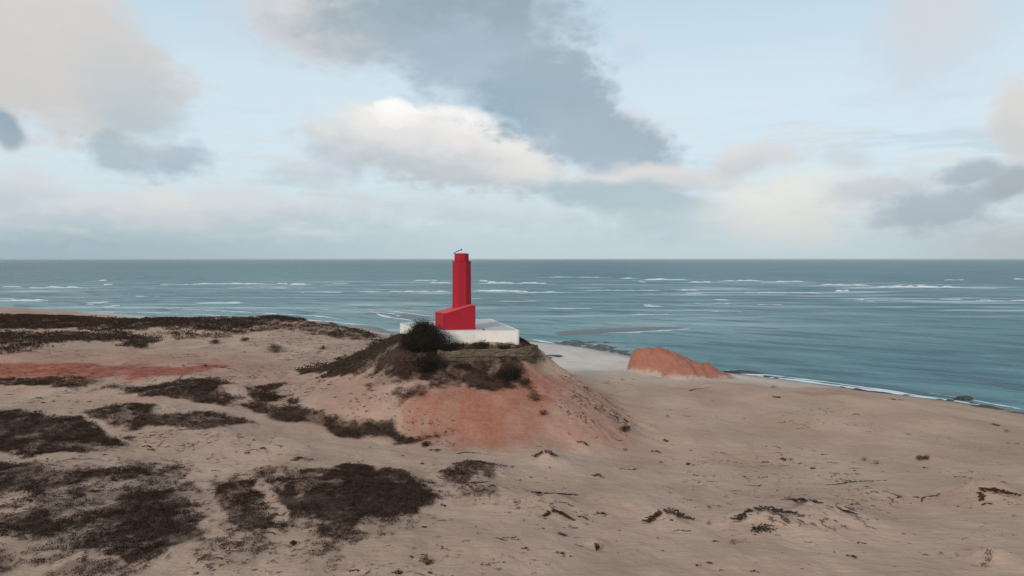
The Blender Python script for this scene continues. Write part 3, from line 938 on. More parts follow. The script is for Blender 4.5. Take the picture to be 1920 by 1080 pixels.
    me = np_mesh('sea_foam', np.concatenate(Vs), np.concatenate(Fs), dict(cover=np.concatenate(Cs)))
    tag(add('sea_foam', me, M_FOAM, smooth=True), 'white foam of breaking waves and swash on the sea', 'foam', kind='stuff')


build_foam()

# ---- wet sand bars standing just clear of the water
M_BAR, t, b = material('wet_sand', (0.125, 0.135, 0.14), 0.45, 0.3)


def sandbar(pts, hgt):
    q = np.array([at(x, y, True)[:2] for x, y in pts])
    lo, hi = q.min(0) - 2, q.max(0) + 2
    nx, ny = 90, 50
    X, Y = np.meshgrid(np.linspace(lo[0], hi[0], nx), np.linspace(lo[1], hi[1], ny))
    sd = poly_sd(X, Y, q)
    Z = np.minimum(sd * 0.06, hgt) + (fbm(X / 6, Y / 6, 3, 15) - 0.5) * 0.25
    V = np.stack([X.ravel(), Y.ravel(), Z.ravel()], 1)
    i = np.arange(ny - 1)[:, None] * nx + np.arange(nx - 1)[None, :]
    f = np.stack([i, i + 1, i + nx + 1, i + nx], -1).reshape(-1, 4)
    f = f[V[f][:, :, 2].max(1) > -0.2]
    me = np_mesh('sandbar', V, f)
    return tag(add('sandbar', me, M_BAR, smooth=True), kind='structure')


sandbar([(1040, 622), (1100, 617), (1180, 614), (1240, 612), (1285, 614), (1270, 618.5), (1200, 622), (1110, 627), (1050, 630)], 0.5)
sandbar([(724, 590), (760, 588), (806, 594), (800, 602), (760, 598)], 0.4)


# ------------------------------------------------------------------ lighthouse and its terrace
def bm_prism(rings):
    """Stack of rings (lists of equal length) skinned into one closed mesh: verts, faces."""
    V, Fc = [], []
    n = len(rings[0])
    for r in rings:
        V += [tuple(p) for p in r]
    for k in range(len(rings) - 1):
        for i in range(n):
            j = (i + 1) % n
            Fc.append((k * n + i, k * n + j, (k + 1) * n + j, (k + 1) * n + i))
    Fc.append(tuple(range(n))[::-1])
    Fc.append(tuple((len(rings) - 1) * n + i for i in range(n)))
    return V, Fc


def py_mesh(name, V, Fc):
    me = bpy.data.meshes.new(name)
    me.from_pydata([tuple(v) for v in V], [], Fc)
    me.update()
    return me


def bevel(o, w, seg=2, angle=35):
    m = o.modifiers.new('soft_edges', 'BEVEL')
    m.width = w
    m.segments = seg
    m.limit_method = 'ANGLE'
    m.angle_limit = R(angle)
    return o


def weathered(name, colour, dark, rough=0.75, amount=0.35, streak=True, spec=0.25):
    m, t, b = material(name, colour, rough, spec)
    a, _ = noise_n(t, objcoord(t, (0.5, 0.5, 0.5)), 1.0, 5, 0.6)
    s, _ = noise_n(t, objcoord(t, (1.6, 1.6, 0.12)), 1.0, 4, 0.6)
    c = mixc(t, math_n(t, 'MULTIPLY', maprange(t, a, 0.45, 0.75), amount), colour, dark)
    if streak:
        c = mixc(t, math_n(t, 'MULTIPLY', maprange(t, s, 0.52, 0.75), amount), c, dark)
    t.links.new(c, b.inputs['Base Color'])
    g, _ = noise_n(t, objcoord(t), 6.0, 4, 0.6)
    bump(t, b, g, 0.2, 0.03)
    return m


M_RED = weathered('red_paint', (0.37, 0.012, 0.027), (0.28, 0.010, 0.022), 0.6, 0.45)
M_ROOF = weathered('pale_red_paint', (0.58, 0.085, 0.095), (0.48, 0.055, 0.065), 0.7, 0.4, False)  # paler red for the annex roof and the tower's top slab
M_WHITE = weathered('whitewash', (0.84, 0.79, 0.74), (0.62, 0.56, 0.50), 0.85, 0.40)
M_FLOOR = weathered('terrace_floor', (0.54, 0.53, 0.52), (0.42, 0.41, 0.40), 0.85, 0.6, False)
M_STEEL, _, _ = material('dark_steel', (0.05, 0.04, 0.05), 0.5, 0.5)
M_BRASS, _, _ = material('grey_fitting', (0.22, 0.20, 0.21), 0.5, 0.5)

ZT = P(975, 620, 140)[2]


def on_terrace(px, py):
    r = ray(px, py)
    d = (ZT - H) / r[2]
    return r * d + np.array([0, 0, H])


def build_terrace():
    quad = [on_terrace(*q) for q in [(975, 620), (920, 598), (749, 606), (784, 620.5)]]
    quad = np.array(quad)
    cen = quad.mean(0)
    # rounded right-hand corner, as seen in the photograph
    pts = []
    for i in range(4):
        a, p, n = quad[i - 1][:2], quad[i][:2], quad[(i + 1) % 4][:2]
        r = 0.7
        e1, e2 = (a - p) / np.linalg.norm(a - p), (n - p) / np.linalg.norm(n - p)
        for k in range(6):
            u = k / 5
            pts.append(p + e1 * r * (1 - u) ** 2 + e2 * r * u ** 2)
    pts = np.array(pts)[::-1]
    o = bpy.data.objects.new('terrace', None)
    COL.objects.link(o)
    o.location = (cen[0], cen[1], ZT - 4.5)
    tag(o, 'white rendered terrace with a grey floor under the red lighthouse', 'terrace')

    def ring(z, inset=0.0):
        c = cen[:2]
        d = pts - c
        l = np.linalg.norm(d, axis=1, keepdims=True)
        q = c + d * (l - inset) / l - c
        return [(x, y, z) for x, y in q]
    V, Fc = bm_prism([ring(0), ring(4.40), ring(4.46, 0.05)])
    bevel(add('wall', py_mesh('wall', V, Fc), M_WHITE, o), 0.05)
    V, Fc = bm_prism([ring(4.44, 0.32), ring(4.475, 0.34)])
    add('floor', py_mesh('floor', V, Fc), M_FLOOR, o)
    # coping round the edge, a hand proud of the floor
    n = len(pts)
    a, bb, c, d = ring(4.445, -0.06), ring(4.54, -0.06), ring(4.54, 0.30), ring(4.445, 0.30)
    V = a + bb + c + d
    Fc = []
    for k in range(4):
        k2 = (k + 1) % 4
        for i in range(n):
            j = (i + 1) % n
            Fc.append((k * n + i, k * n + j, k2 * n + j, k2 * n + i))
    bevel(add('coping', py_mesh('coping', V, Fc), M_WHITE, o), 0.02)


build_terrace()


def build_lighthouse():
    o = bpy.data.objects.new('lighthouse', None)
    COL.objects.link(o)
    nl = on_terrace(831, 619.0)                # near left corner of the annex
    nl[1] += 0.5
    nr = on_terrace(891.5, 618.0)
    nr[1] = nl[1] + 1.0
    nr[0] = (891.5 - 960) / 1387 * nr[1]
    base = np.array([(831 + 891.5) / 2, 0, 0])
    org = np.array([(nl[0] + nr[0]) / 2 - 0.6, nl[1] + 3.5, ZT - 0.02])
    o.location = org
    tag(o, 'red lighthouse tower rising from its red annex with a sloping roof', 'lighthouse')
    fl = P(816.0, 585.0, nl[1] + 4.6)
    side = np.array([fl[0] - nl[0], 4.6, 0])
    A, B = nl.copy(), nr.copy()
    A[2] = B[2] = 0
    A -= [org[0], org[1], 0]
    B -= [org[0], org[1], 0]
    hl = H + (ray(831, 588) / ray(831, 588)[1] * nl[1])[2] - ZT
    hr = H + (ray(891, 573) / ray(891, 573)[1] * nr[1])[2] - ZT
    u0 = (884.0 - 831) / (891.5 - 831)
    u00 = 0.06

    def section(off):
        p = lambda u, h: np.array([*(A + (B - A) * u + off)[:2], h])
        return [p(0, 0), p(1, 0), p(1, hr), p(u0, hr), p(u00, hl), p(0, hl)]
    f, k = section(np.zeros(3)), section(side)
    V = f + k
    n = 6
    Fc = [tuple(range(n)), tuple(range(2 * n - 1, n - 1, -1))]
    for i in range(n):
        j = (i + 1) % n
        Fc.append((i, i + n, j + n, j))
    bevel(add('annex', py_mesh('annex', V, Fc), M_RED, o), 0.04)
    # roof sheet laid over the slope, with a small overhang
    e = 0.10
    ov = (B - A) / np.linalg.norm(B - A) * e
    so = side / np.linalg.norm(side) * e
    rows = []
    for off in (-so, side + so):
        s = section(off)
        rows.append([s[5] - ov, s[4], s[3], s[2] + ov])
    V = []
    for dz in (0.012, 0.11):
        for rr in rows:
            V += [p + np.array([0, 0, dz]) for p in rr]
    Fc = []
    for i in range(3):
        Fc.append((8 + i, 9 + i, 13 + i, 12 + i))
        Fc.append((i, 4 + i, 5 + i, 1 + i))
        Fc.append((i, i + 1, i + 9, i + 8))
        Fc.append((4 + i, 12 + i, 13 + i, 5 + i))
    Fc += [(0, 8, 12, 4), (3, 7, 15, 11)]
    add('annex_roof', py_mesh('annex_roof', V, Fc), M_ROOF, o)
    # tower: octagonal shaft, wider collar at its foot, narrower top storey
    td = nl[1] + 4.4
    k = td / 1387.0
    cx = (865.6 - 960) * k - org[0]
    cy = td - org[1]

    def zz(py):
        r = ray(865, py)
        return H + (r / r[1] * td)[2] - org[2]

    def octa(r, z, a0=R(22.5 + 9)):
        return [(cx + r * math.cos(a0 + i * math.pi / 4), cy + r * math.sin(a0 + i * math.pi / 4), z) for i in range(8)]
    z0, zs, z1 = zz(560), zz(489.5), zz(475.5)
    R0, R1, RC = 18.5 * k, 18.0 * k, 13.9 * k
    rings = [octa(R0 * 1.02, 0.0), octa(R0 * 1.02, zz(571)), octa(R0, zz(569.5)), octa(R1, zs - 0.12), octa(R1 * 1.015, zs - 0.10), octa(R1 * 1.015, zs)]
    V, Fc = bm_prism(rings)
    sh = bevel(add('tower_shaft', py_mesh('tower_shaft', V, Fc), M_RED, o), 0.10, 2, 30)
    V, Fc = bm_prism([octa(RC * 1.03, zs + 0.003), octa(RC, z1 - 0.10)])
    bevel(add('lantern_room', py_mesh('lantern_room', V, Fc), M_RED, o), 0.08, 2, 30)
    V, Fc = bm_prism([octa(RC * 1.02, z1 - 0.097), octa(RC * 1.02, z1 - 0.01), octa(RC * 0.4, z1 + 0.12)])
    bevel(add('top_slab', py_mesh('top_slab', V, Fc), M_ROOF, o), 0.03)
    # bent steel arm on the top with a small light head at its end

    def tube(pts, r, ns=8):
        pts = [np.array(p, float) for p in pts]
        rr = []
        for i, p in enumerate(pts):
            d = pts[min(i + 1, len(pts) - 1)] - pts[max(i - 1, 0)]
            d /= np.linalg.norm(d)
            a = np.cross(d, [0.3, 1, 0.1])
            a /= np.linalg.norm(a)
            c = np.cross(d, a)
            rr.append([p + r * (math.cos(t) * a + math.sin(t) * c) for t in np.linspace(0, 2 * math.pi, ns, endpoint=False)])
        return bm_prism(rr)
    xl = lambda px: (px - 960) * k - org[0]
    y0 = cy - 0.2
    V, Fc = tube([(xl(853), y0, z1 - 0.05), (xl(853.2), y0, zz(474)), (xl(855.5), y0, zz(472)), (xl(860), y0, zz(470)), (xl(864.2), y0, zz(468.6))], 0.085)
    arm = add('lamp_arm', py_mesh('lamp_arm', V, Fc), M_STEEL, o)
    rings = []
    for q, rad in ((470.3, 0.07), (469.4, 0.14), (467.6, 0.17), (466.9, 0.12), (466.0, 0.03)):
        rings.append([(xl(865.2) + rad * math.cos(a), y0 + rad * math.sin(a), zz(q)) for a in np.linspace(0, 2 * math.pi, 12, endpoint=False)])
    V, Fc = bm_prism(rings)
    add('lamp_head', py_mesh('lamp_head', V, Fc), M_BRASS, o)
    V, Fc = tube([(xl(852.4), y0 + .1, zz(476)), (xl(852.4), y0 + .1, zz(474.6))], 0.2)
    add('bracket', py_mesh('bracket', V, Fc), M_STEEL, o)


build_lighthouse()

# ------------------------------------------------------------------ old retaining wall below the terrace
M_STONE, t, b = material('weathered_stone', rough=0.95, spec=0.1)
a1, _ = noise_n(t, objcoord(t, (0.8, 0.8, 2.2)), 1.0, 5, 0.65)
a2, _ = noise_n(t, objcoord(t, (2.5, 2.5, 4.0)), 1.0, 4, 0.6)
c = mixc(t, maprange(t, a1, 0.35, 0.68), (0.105, 0.078, 0.058), (0.200, 0.155, 0.115))
c = mixc(t, maprange(t, a2, 0.52, 0.70, 0, 0.8), c, (0.042, 0.031, 0.024))
t.links.new(c, b.inputs['Base Color'])
bump(t, b, math_n(t, 'ADD', a1, a2), 0.8, 0.25)


def build_wall():
    path = [P(818, 670, 132.6), P(835, 669, 132.8), P(880, 668, 133.2), P(930, 667, 133.6), P(975, 665, 134.4), P(996, 664, 136.0), P(1004, 662, 138.5), P(1006, 660, 142), P(1000, 655, 147)]
    tops = [656.5, 656, 655.5, 654, 652.5, 648.5, 647, 648, 646]
    bots = [676, 677, 677, 677, 679, 684, 685, 684, 680]
    P2 = np.array([p[:2] for p in path])
    s = np.concatenate([[0], np.cumsum(np.hypot(*np.diff(P2, axis=0).T))])
    n = 160
    q = np.linspace(0, s[-1], n)
    cx, cy = np.interp(q, s, P2[:, 0]), np.interp(q, s, P2[:, 1])
    zt = np.interp(q, s, [H + (ray(0, v) / ray(0, v)[1] * p[1])[2] for v, p in zip(tops, path)])
    zb = np.interp(q, s, [H + (ray(0, v) / ray(0, v)[1] * p[1])[2] for v, p in zip(bots, path)]) - 0.8
    ker = np.ones(9) / 9
    sm = lambda v: np.convolve(np.pad(v, 4, 'edge'), ker, 'valid')
    cx, cy = sm(cx), sm(cy)
    tx, ty = np.gradient(cx), np.gradient(cy)
    l = np.hypot(tx, ty)
    nx, ny = ty / l, -tx / l                      # outward, towards the viewer
    m = 14
    org = np.array([cx.mean(), cy.mean(), zb.min()])
    V = []
    for i in range(n):
        top_j = (vnoise(q[i] / 1.7, 0.3, 3) - 0.5) * 0.5
        for j in range(m + 3):
            v = min(j / m, 1.0)
            z = zb[i] + (zt[i] + top_j - zb[i]) * v
            face = 0.30 * math.sin(v * 3.0) + 0.6 * (fbm(np.array([q[i] / 1.3]), np.array([z / 0.7]), 4, 12)[0] - 0.5) + 0.18 * (v > 0.55)
            o = face
            if j > m:
                o = face * 0.3 - 0.7 * (j - m)
                z -= 0.12 * (j - m)
            V.append((cx[i] + nx[i] * o - org[0], cy[i] + ny[i] * o - org[1], z - org[2]))
    # back side down to the ground
    mm = m + 3
    Fc = []
    for i in range(n - 1):
        for j in range(mm - 1):
            a = i * mm + j
            Fc.append((a, a + mm, a + mm + 1, a + 1))
    base = len(V)
    for i in range(n):
        V.append((cx[i] - nx[i] * 1.2 - org[0], cy[i] - ny[i] * 1.2 - org[1], zb[i] - org[2]))
    for i in range(n - 1):
        Fc.append((i * mm + mm - 1, (i + 1) * mm + mm - 1, base + i + 1, base + i))
    Fc.append(tuple(range(0, mm)) + (base,))
    Fc.append(tuple(range((n - 1) * mm + mm - 1, (n - 1) * mm - 1, -1)) + (base + n - 1,))
    o = add('retaining_wall', py_mesh('retaining_wall', V, Fc), M_STONE)
    o.location = org
    tag(o, 'crumbling brown stone retaining wall on the slope below the white terrace', 'wall')


build_wall()


# ------------------------------------------------------------------ plants
def leaf_mat(name, c1, c2, rough=0.8):
    m, t, b = material(name, c1, rough, 0.15)
    oi = node(t, 'ShaderNodeObjectInfo')
    n, _ = noise_n(t, position(t), 1.3, 3, 0.6)
    c = mixc(t, maprange(t, n, 0.35, 0.65), c1, c2)
    t.links.new(c, b.inputs['Base Color'])
    b.inputs['Specular IOR Level'].default_value = 0.05
    return m


M_LEAF = leaf_mat('dark_leaf', (0.024, 0.019, 0.013), (0.044, 0.034, 0.024))
M_LEAF_OLIVE = leaf_mat('olive_leaf', (0.055, 0.046, 0.028), (0.095, 0.076, 0.048))
M_LEAF_BROWN = leaf_mat('brown_scrub_leaf', (0.040, 0.024, 0.018), (0.070, 0.045, 0.032))
M_LEAF_DEEP = leaf_mat('deep_brown_leaf', (0.038, 0.019, 0.0125), (0.076, 0.042, 0.028))
M_LEAF_DRY = leaf_mat('dry_grass_leaf', (0.050, 0.034, 0.025), (0.092, 0.066, 0.046))
M_BARK = weathered('bark', (0.10, 0.07, 0.055), (0.05, 0.035, 0.028), 0.9, 0.6)


def leaves(C, size, rng, up=0.35, aspect=0.5):
    """Leaf-sized pointed quads at centres C."""
    n = len(C)
    size = np.broadcast_to(size, (n,))
    d = rng.normal(size=(n, 3))
    d[:, 2] = d[:, 2] * 0.6 + up
    d /= np.linalg.norm(d, axis=1, keepdims=True)
    a = np.cross(d, rng.normal(size=(n, 3)))
    a /= np.linalg.norm(a, axis=1, keepdims=True)
    L = (size * rng.uniform(0.7, 1.4, n))[:, None]
    V = np.stack([C - d * L * 0.5, C + a * L * aspect * 0.5, C + d * L * 0.5, C - a * L * aspect * 0.5], 1).reshape(-1, 3)
    return V, np.arange(4 * n).reshape(-1, 4)


def shrub(name, x, y, w, h, mat, label, cat='shrub', n=1500, leaf=0.16, group=None, depth=0.8, lean=0.0, sink=0.15, seed=1, spread=0.36):
    rng = np.random.default_rng(seed)
    z = float(ground(np.array([x]), np.array([y]))[0]) - sink
    o = bpy.data.objects.new(name, None)
    COL.objects.link(o)
    o.location = (x, y, z)
    tag(o, label, cat, group)
    # crown: leaves gathered on and inside a dozen or two uneven lobes
    k = max(7, int(10 + w * 3))
    lob = rng.normal(size=(k, 3))
    lob /= np.linalg.norm(lob, axis=1, keepdims=True)
    lob *= rng.uniform(0.25, 1.0, (k, 1)) ** 0.6
    lob[:, 2] = np.abs(lob[:, 2])
    ctr = np.stack([lob[:, 0] * w * spread + lean * lob[:, 2], lob[:, 1] * w * spread * depth, h * (0.25 + 0.52 * lob[:, 2] * rng.uniform(0.6, 1.1, k))], 1)
    rad = rng.uniform(0.16, 0.30, k) * min(w, h * 1.6)
    pick = rng.integers(0, k, n)
    dd = rng.normal(size=(n, 3))
    dd /= np.linalg.norm(dd, axis=1, keepdims=True)
    C = ctr[pick] + dd * rad[pick][:, None] * rng.uniform(0.35, 1.08, (n, 1)) * np.array([1, depth, 0.8])
    C[:, 2] = np.maximum(C[:, 2], rng.uniform(0.02, 0.25, n) * h)
    V, Fq = leaves(C, leaf, rng)
    add('crown', np_mesh('crown', V, Fq), mat, o)
    # woody stems from the root to the lobes
    V, Fc = [], []
    for i in range(min(k, 9)):
        p0 = np.array([rng.normal() * 0.06 * w, rng.normal() * 0.05 * w, 0.0])
        p2 = ctr[i]
        p1 = (p0 + p2) / 2 + rng.normal(size=3) * 0.06 * w
        r0 = 0.022 * h + 0.01
        b0 = len(V)
        for p, rr in ((p0, r0), (p1, r0 * 0.7), (p2, r0 * 0.25)):
            for a in range(5):
                V.append((p[0] + rr * math.cos(a * 1.2566), p[1] + rr * math.sin(a * 1.2566), p[2]))
        for q in range(2):
            for a in range(5):
                Fc.append((b0 + q * 5 + a, b0 + q * 5 + (a + 1) % 5, b0 + (q + 1) * 5 + (a + 1) % 5, b0 + (q + 1) * 5 + a))
    add('stem', py_mesh('stem', V, Fc), M_BARK, o)
    return o


def shrub_px(px, py, wpx, hpx, *a, **k):
    p = at(px, py)
    s = p[1] / 1387.0
    return shrub('shrub', p[0], p[1], wpx * s, hpx * s, *a, **k)


big = P(797, 668, 134.5)
shrub('shrub', big[0], big[1], 9.4, 7.7, M_LEAF, 'large dark shrub against the red annex at the front of the terrace', n=46000, leaf=0.20, sink=0.6, seed=3, spread=0.30)
shrub_px(766, 662, 44, 42, M_LEAF, 'dark rounded shrub at the left foot of the largest shrub', n=2500, leaf=0.2, seed=4)
shrub_px(800, 694, 80, 52, M_LEAF, 'broad dark shrub on the slope just under the largest shrub', n=6000, leaf=0.22, seed=8, sink=0.6)
shrub_px(868, 690, 50, 16, M_LEAF_BROWN, 'brown scrubby shrub below the left end of the stone wall', n=1400, leaf=0.18, seed=15, sink=0.3)
shrub_px(955, 712, 62, 40, M_LEAF, 'dark bush growing below the right half of the stone wall', n=3600, leaf=0.2, seed=5, sink=0.3)
shrub_px(985, 722, 26, 20, M_LEAF_OLIVE, 'small olive bush beside the dark bush under the stone wall', n=900, leaf=0.17, seed=6)
for px, py, w, h, lab, sd in [(852, 652, 54, 20, 'low brown shrub in front of the white terrace beside the large shrub', 11), (900, 651, 46, 19, 'low brown shrub before the middle of the white terrace front', 12),
                              (942, 653, 40, 13, 'low brown shrub before the right end of the white terrace front', 13), (968, 652, 24, 14, 'small brown shrub at the right corner of the white terrace', 14)]:
    p = P(px, py, 136.8)
    s = p[1] / 1387
    shrub('shrub', p[0], p[1], w * s, h * s + 0.5, M_LEAF_BROWN, lab, n=1600, leaf=0.17, sink=0.3, seed=sd)
shrub_px(516, 660, 34, 22, M_LEAF_OLIVE, 'grey green shrub alone on the pale dune slope', n=1500, leaf=0.2, seed=21)
shrub_px(502, 752, 44, 34, M_LEAF_BROWN, 'brown shrub on the sand left of the hill above the scrub strip', n=1500, leaf=0.17, seed=22)
shrub_px(548, 757, 32, 18, M_LEAF_BROWN, 'low brown shrub beside the taller one above the scrub strip', n=900, leaf=0.16, seed=23)
shrub_px(265, 652, 42, 16, M_LEAF_OLIVE, 'wide olive shrub at the foot of the dark dune scrub', n=1500, leaf=0.22, seed=24)
shrub_px(402, 645, 26, 14, M_LEAF_BROWN, 'brown shrub on the dune slope left of the grey green one', n=800, leaf=0.2, seed=25)
shrub_px(458, 640, 22, 12, M_LEAF_BROWN, 'small brown shrub between two others on the dune slope', n=700, leaf=0.2, seed=26)
shrub_px(605, 655, 14, 10, M_LEAF_BROWN, 'tiny dark shrub on the dune flank facing the hill', n=400, leaf=0.18, seed=27)
shrub_px(1003, 752, 34, 30, M_LEAF_BROWN, 'straggling dark shrub on the orange face of the hill', n=520, leaf=0.17, seed=28)
shrub_px(1020, 778, 22, 16, M_LEAF_BROWN, 'thin dark shrub low on the orange face of the hill', n=260, leaf=0.16, seed=29)
shrub_px(1172, 808, 30, 16, M_LEAF_BROWN, 'dry brown shrub at the right foot of the hill', n=700, leaf=0.15, seed=30)
shrub_px(800, 836, 26, 14, M_LEAF_BROWN, 'low dark shrub at the tip of the scrub strip under the hill', n=700, leaf=0.15, seed=31)
shrub_px(1730, 862, 36, 13, M_LEAF_DEEP, 'widest dark tuft alone on the smooth sand to the right', n=700, leaf=0.12, seed=32, sink=0.05)
shrub_px(1118, 1032, 17, 22, M_LEAF_DEEP, 'upright dark tuft on the bare sand in the foreground', n=420, leaf=0.10, seed=33, sink=0.05)
shrub_px(550, 1022, 16, 14, M_LEAF_DEEP, 'round dark tuft right of the black scrub in the foreground', n=420, leaf=0.10, seed=34, sink=0.05)

p = on_terrace(906, 619.6)
o = shrub('shrub', p[0], p[1] + 0.5, 0.7, 0.5, M_LEAF, 'tiny dark weed growing on the edge of the white terrace', 'weed', n=90, leaf=0.1, seed=41)
o.location.z = ZT - 0.02
p = P(922, 646, 137.2)
shrub('shrub', p[0], p[1], 0.5, 1.5, M_LEAF, 'thin upright weed against the white terrace front', 'weed', n=70, leaf=0.12, seed=42)

# ---- scrub that covers the ground: nobody could count it
def build_scrub():
    rng = np.random.default_rng(5)
    zones = [  # which sheet, x0, x1, y0, y1, tries, leaf length, height, leaves in a tuft
        ('scrub', -75, 6, 50, 100, 70000, 0.125, 0.26, 10), ('scrub', -105, 10, 100, 165, 60000, 0.17, 0.36, 9),
        ('dry_grass', -52, 12, 108, 160, 80000, 0.17, 0.34, 7), ('scrub', -290, -40, 160, 345, 70000, 0.48, 0.8, 6),
    ]
    sheets = {'scrub': ([], []), 'dry_grass': ([], [])}
    for sheet, x0, x1, y0, y1, n, leaf, hh, per in zones:
        x, y = rng.uniform(x0, x1, n), rng.uniform(y0, y1, n)
        m = scrub_at(x, y)
        dens = fbm(x / 2.4, y / 3.0, 4, 71)
        keep = rng.uniform(0, 1, n) < np.clip((m - 0.15) * 1.2 * (2.8 * dens - (0.1 if sheet == 'dry_grass' else 0.5)), 0, 1)
        keep &= ~inside(x, y, TERR)
        onhill = inside(x, y, HILLPOLY)
        keep &= onhill if sheet == 'dry_grass' else ~onhill
        x, y, m = x[keep], y[keep], m[keep]
        z = ground(x, y)
        k = len(x)
        tall = (0.4 + 1.2 * fbm(x / 2.0, y / 2.0, 3, 73)) * hh
        cx = np.repeat(x, per) + rng.normal(size=k * per) * leaf * 1.1
        cy = np.repeat(y, per) + rng.normal(size=k * per) * leaf * 1.1
        cz = np.repeat(z, per) + np.repeat(tall, per) * rng.uniform(0.02, 0.8, k * per)
        V, Fq = leaves(np.stack([cx, cy, cz], 1), leaf, rng, up=0.45)
        a, f = sheets[sheet]
        f.append(Fq + sum(len(q) for q in a))
        a.append(V)
    tag(add('scrub', np_mesh('scrub', np.concatenate(sheets['scrub'][0]), np.concatenate(sheets['scrub'][1])), M_LEAF_DEEP), 'dark brown low scrub and creeper covering the dunes', 'scrub', kind='stuff')
    tag(add('dry_grass', np_mesh('dry_grass', np.concatenate(sheets['dry_grass'][0]), np.concatenate(sheets['dry_grass'][1])), M_LEAF_DRY), 'dry brown grass and scrub covering the slope under the lighthouse', 'grass', kind='stuff')


TERR = np.array([on_terrace(*q)[:2] for q in [(975, 620), (920, 598), (749, 606), (784, 620.5)]])
build_scrub()

# ---- single creepers on the open sand, laid over the lee of small hummocks
def creeper_mesh(name, shape, seed):
    """A mat about 1 m wide: 'arc', 'mat', 'runner' or 'tuft'."""
    rng = np.random.default_rng(seed)
    n = {'arc': 260, 'mat': 190, 'runner': 100, 'tuft': 130}[shape]
    if shape == 'arc':
        a = rng.uniform(0.15, 2.9, n)
        r = 0.5 + rng.normal(size=n) * (0.015 + 0.07 * vnoise(a * 2.2 + seed, a * 0 + 5, 2)) + 0.05 * np.sin(a * 4 + seed)
        gap = vnoise(a * 3.0 + seed, a * 0, 3)
        a, r = a[gap > 0.13], r[gap > 0.13]
        n = len(a)
        C = np.stack([np.cos(a) * r, np.sin(a) * r * 0.9 - 0.3, rng.uniform(0.0, 0.10, n)], 1)
    elif shape == 'mat':
        k = rng.normal(size=(5, 2)) * np.array([0.26, 0.16])
        C = np.concatenate([k[rng.integers(0, 5, n)] + rng.normal(size=(n, 2)) * 0.09, rng.uniform(0, 0.14, (n, 1))], 1)
    elif shape == 'runner':
        u = rng.uniform(-0.5, 0.5, n)
        C = np.stack([u, 0.10 * np.sin(u * 7 + seed) + rng.normal(size=n) * 0.022, rng.uniform(0, 0.06, n)], 1)
    else:
        C = np.concatenate([rng.normal(size=(n, 2)) * 0.2, rng.uniform(0, 0.4, (n, 1))], 1)
    V, Fq = leaves(C, 0.085 if shape != 'runner' else 0.065, rng, up=0.3, aspect=0.6)
    me = np_mesh(name, V, Fq)
    me.materials.append(M_LEAF_DEEP if seed % 2 else M_LEAF_BROWN)
    return me


TPL = {s: [creeper_mesh('creeper_' + s, s, 10 * i + k) for k in range(4)] for i, s in enumerate(('arc', 'mat', 'runner', 'tuft'))}
NAMES = {'arc': 'creeper', 'mat': 'creeper', 'runner': 'creeper', 'tuft': 'small_shrub'}


def ground_normal(x, y):
    e = 0.35
    q = ground(np.array([x + e, x - e, x, x]), np.array([y, y, y + e, y - e]))
    v = np.array([-(q[0] - q[1]) / (2 * e), -(q[2] - q[3]) / (2 * e), 1.0])
    return v / np.linalg.norm(v)


def creeper(px, py, wpx, shape, label, group=None, rot=None, k=None, depth=1.0):
    p = at(px, py)
    w = wpx * p[1] / 1387.0
    o = bpy.data.objects.new(NAMES[shape], random.choice(TPL[shape]))
    COL.objects.link(o)
    n = ground_normal(p[0], p[1])
    from mathutils import Vector, Matrix
    q = Vector((0, 0, 1)).rotation_difference(Vector(n))
    rz = random.uniform(-0.5, 0.5) if rot is None else rot
    o.rotation_mode = 'QUATERNION'
    o.rotation_quaternion = q @ Matrix.Rotation(rz, 3, 'Z').to_quaternion()
    o.location = (p[0], p[1], p[2] + 0.02)
    o.scale = (w, w * depth, min(w, 1.2))
    tag(o, label, 'grass' if shape == 'tuft' else 'creeper', group)
    return o


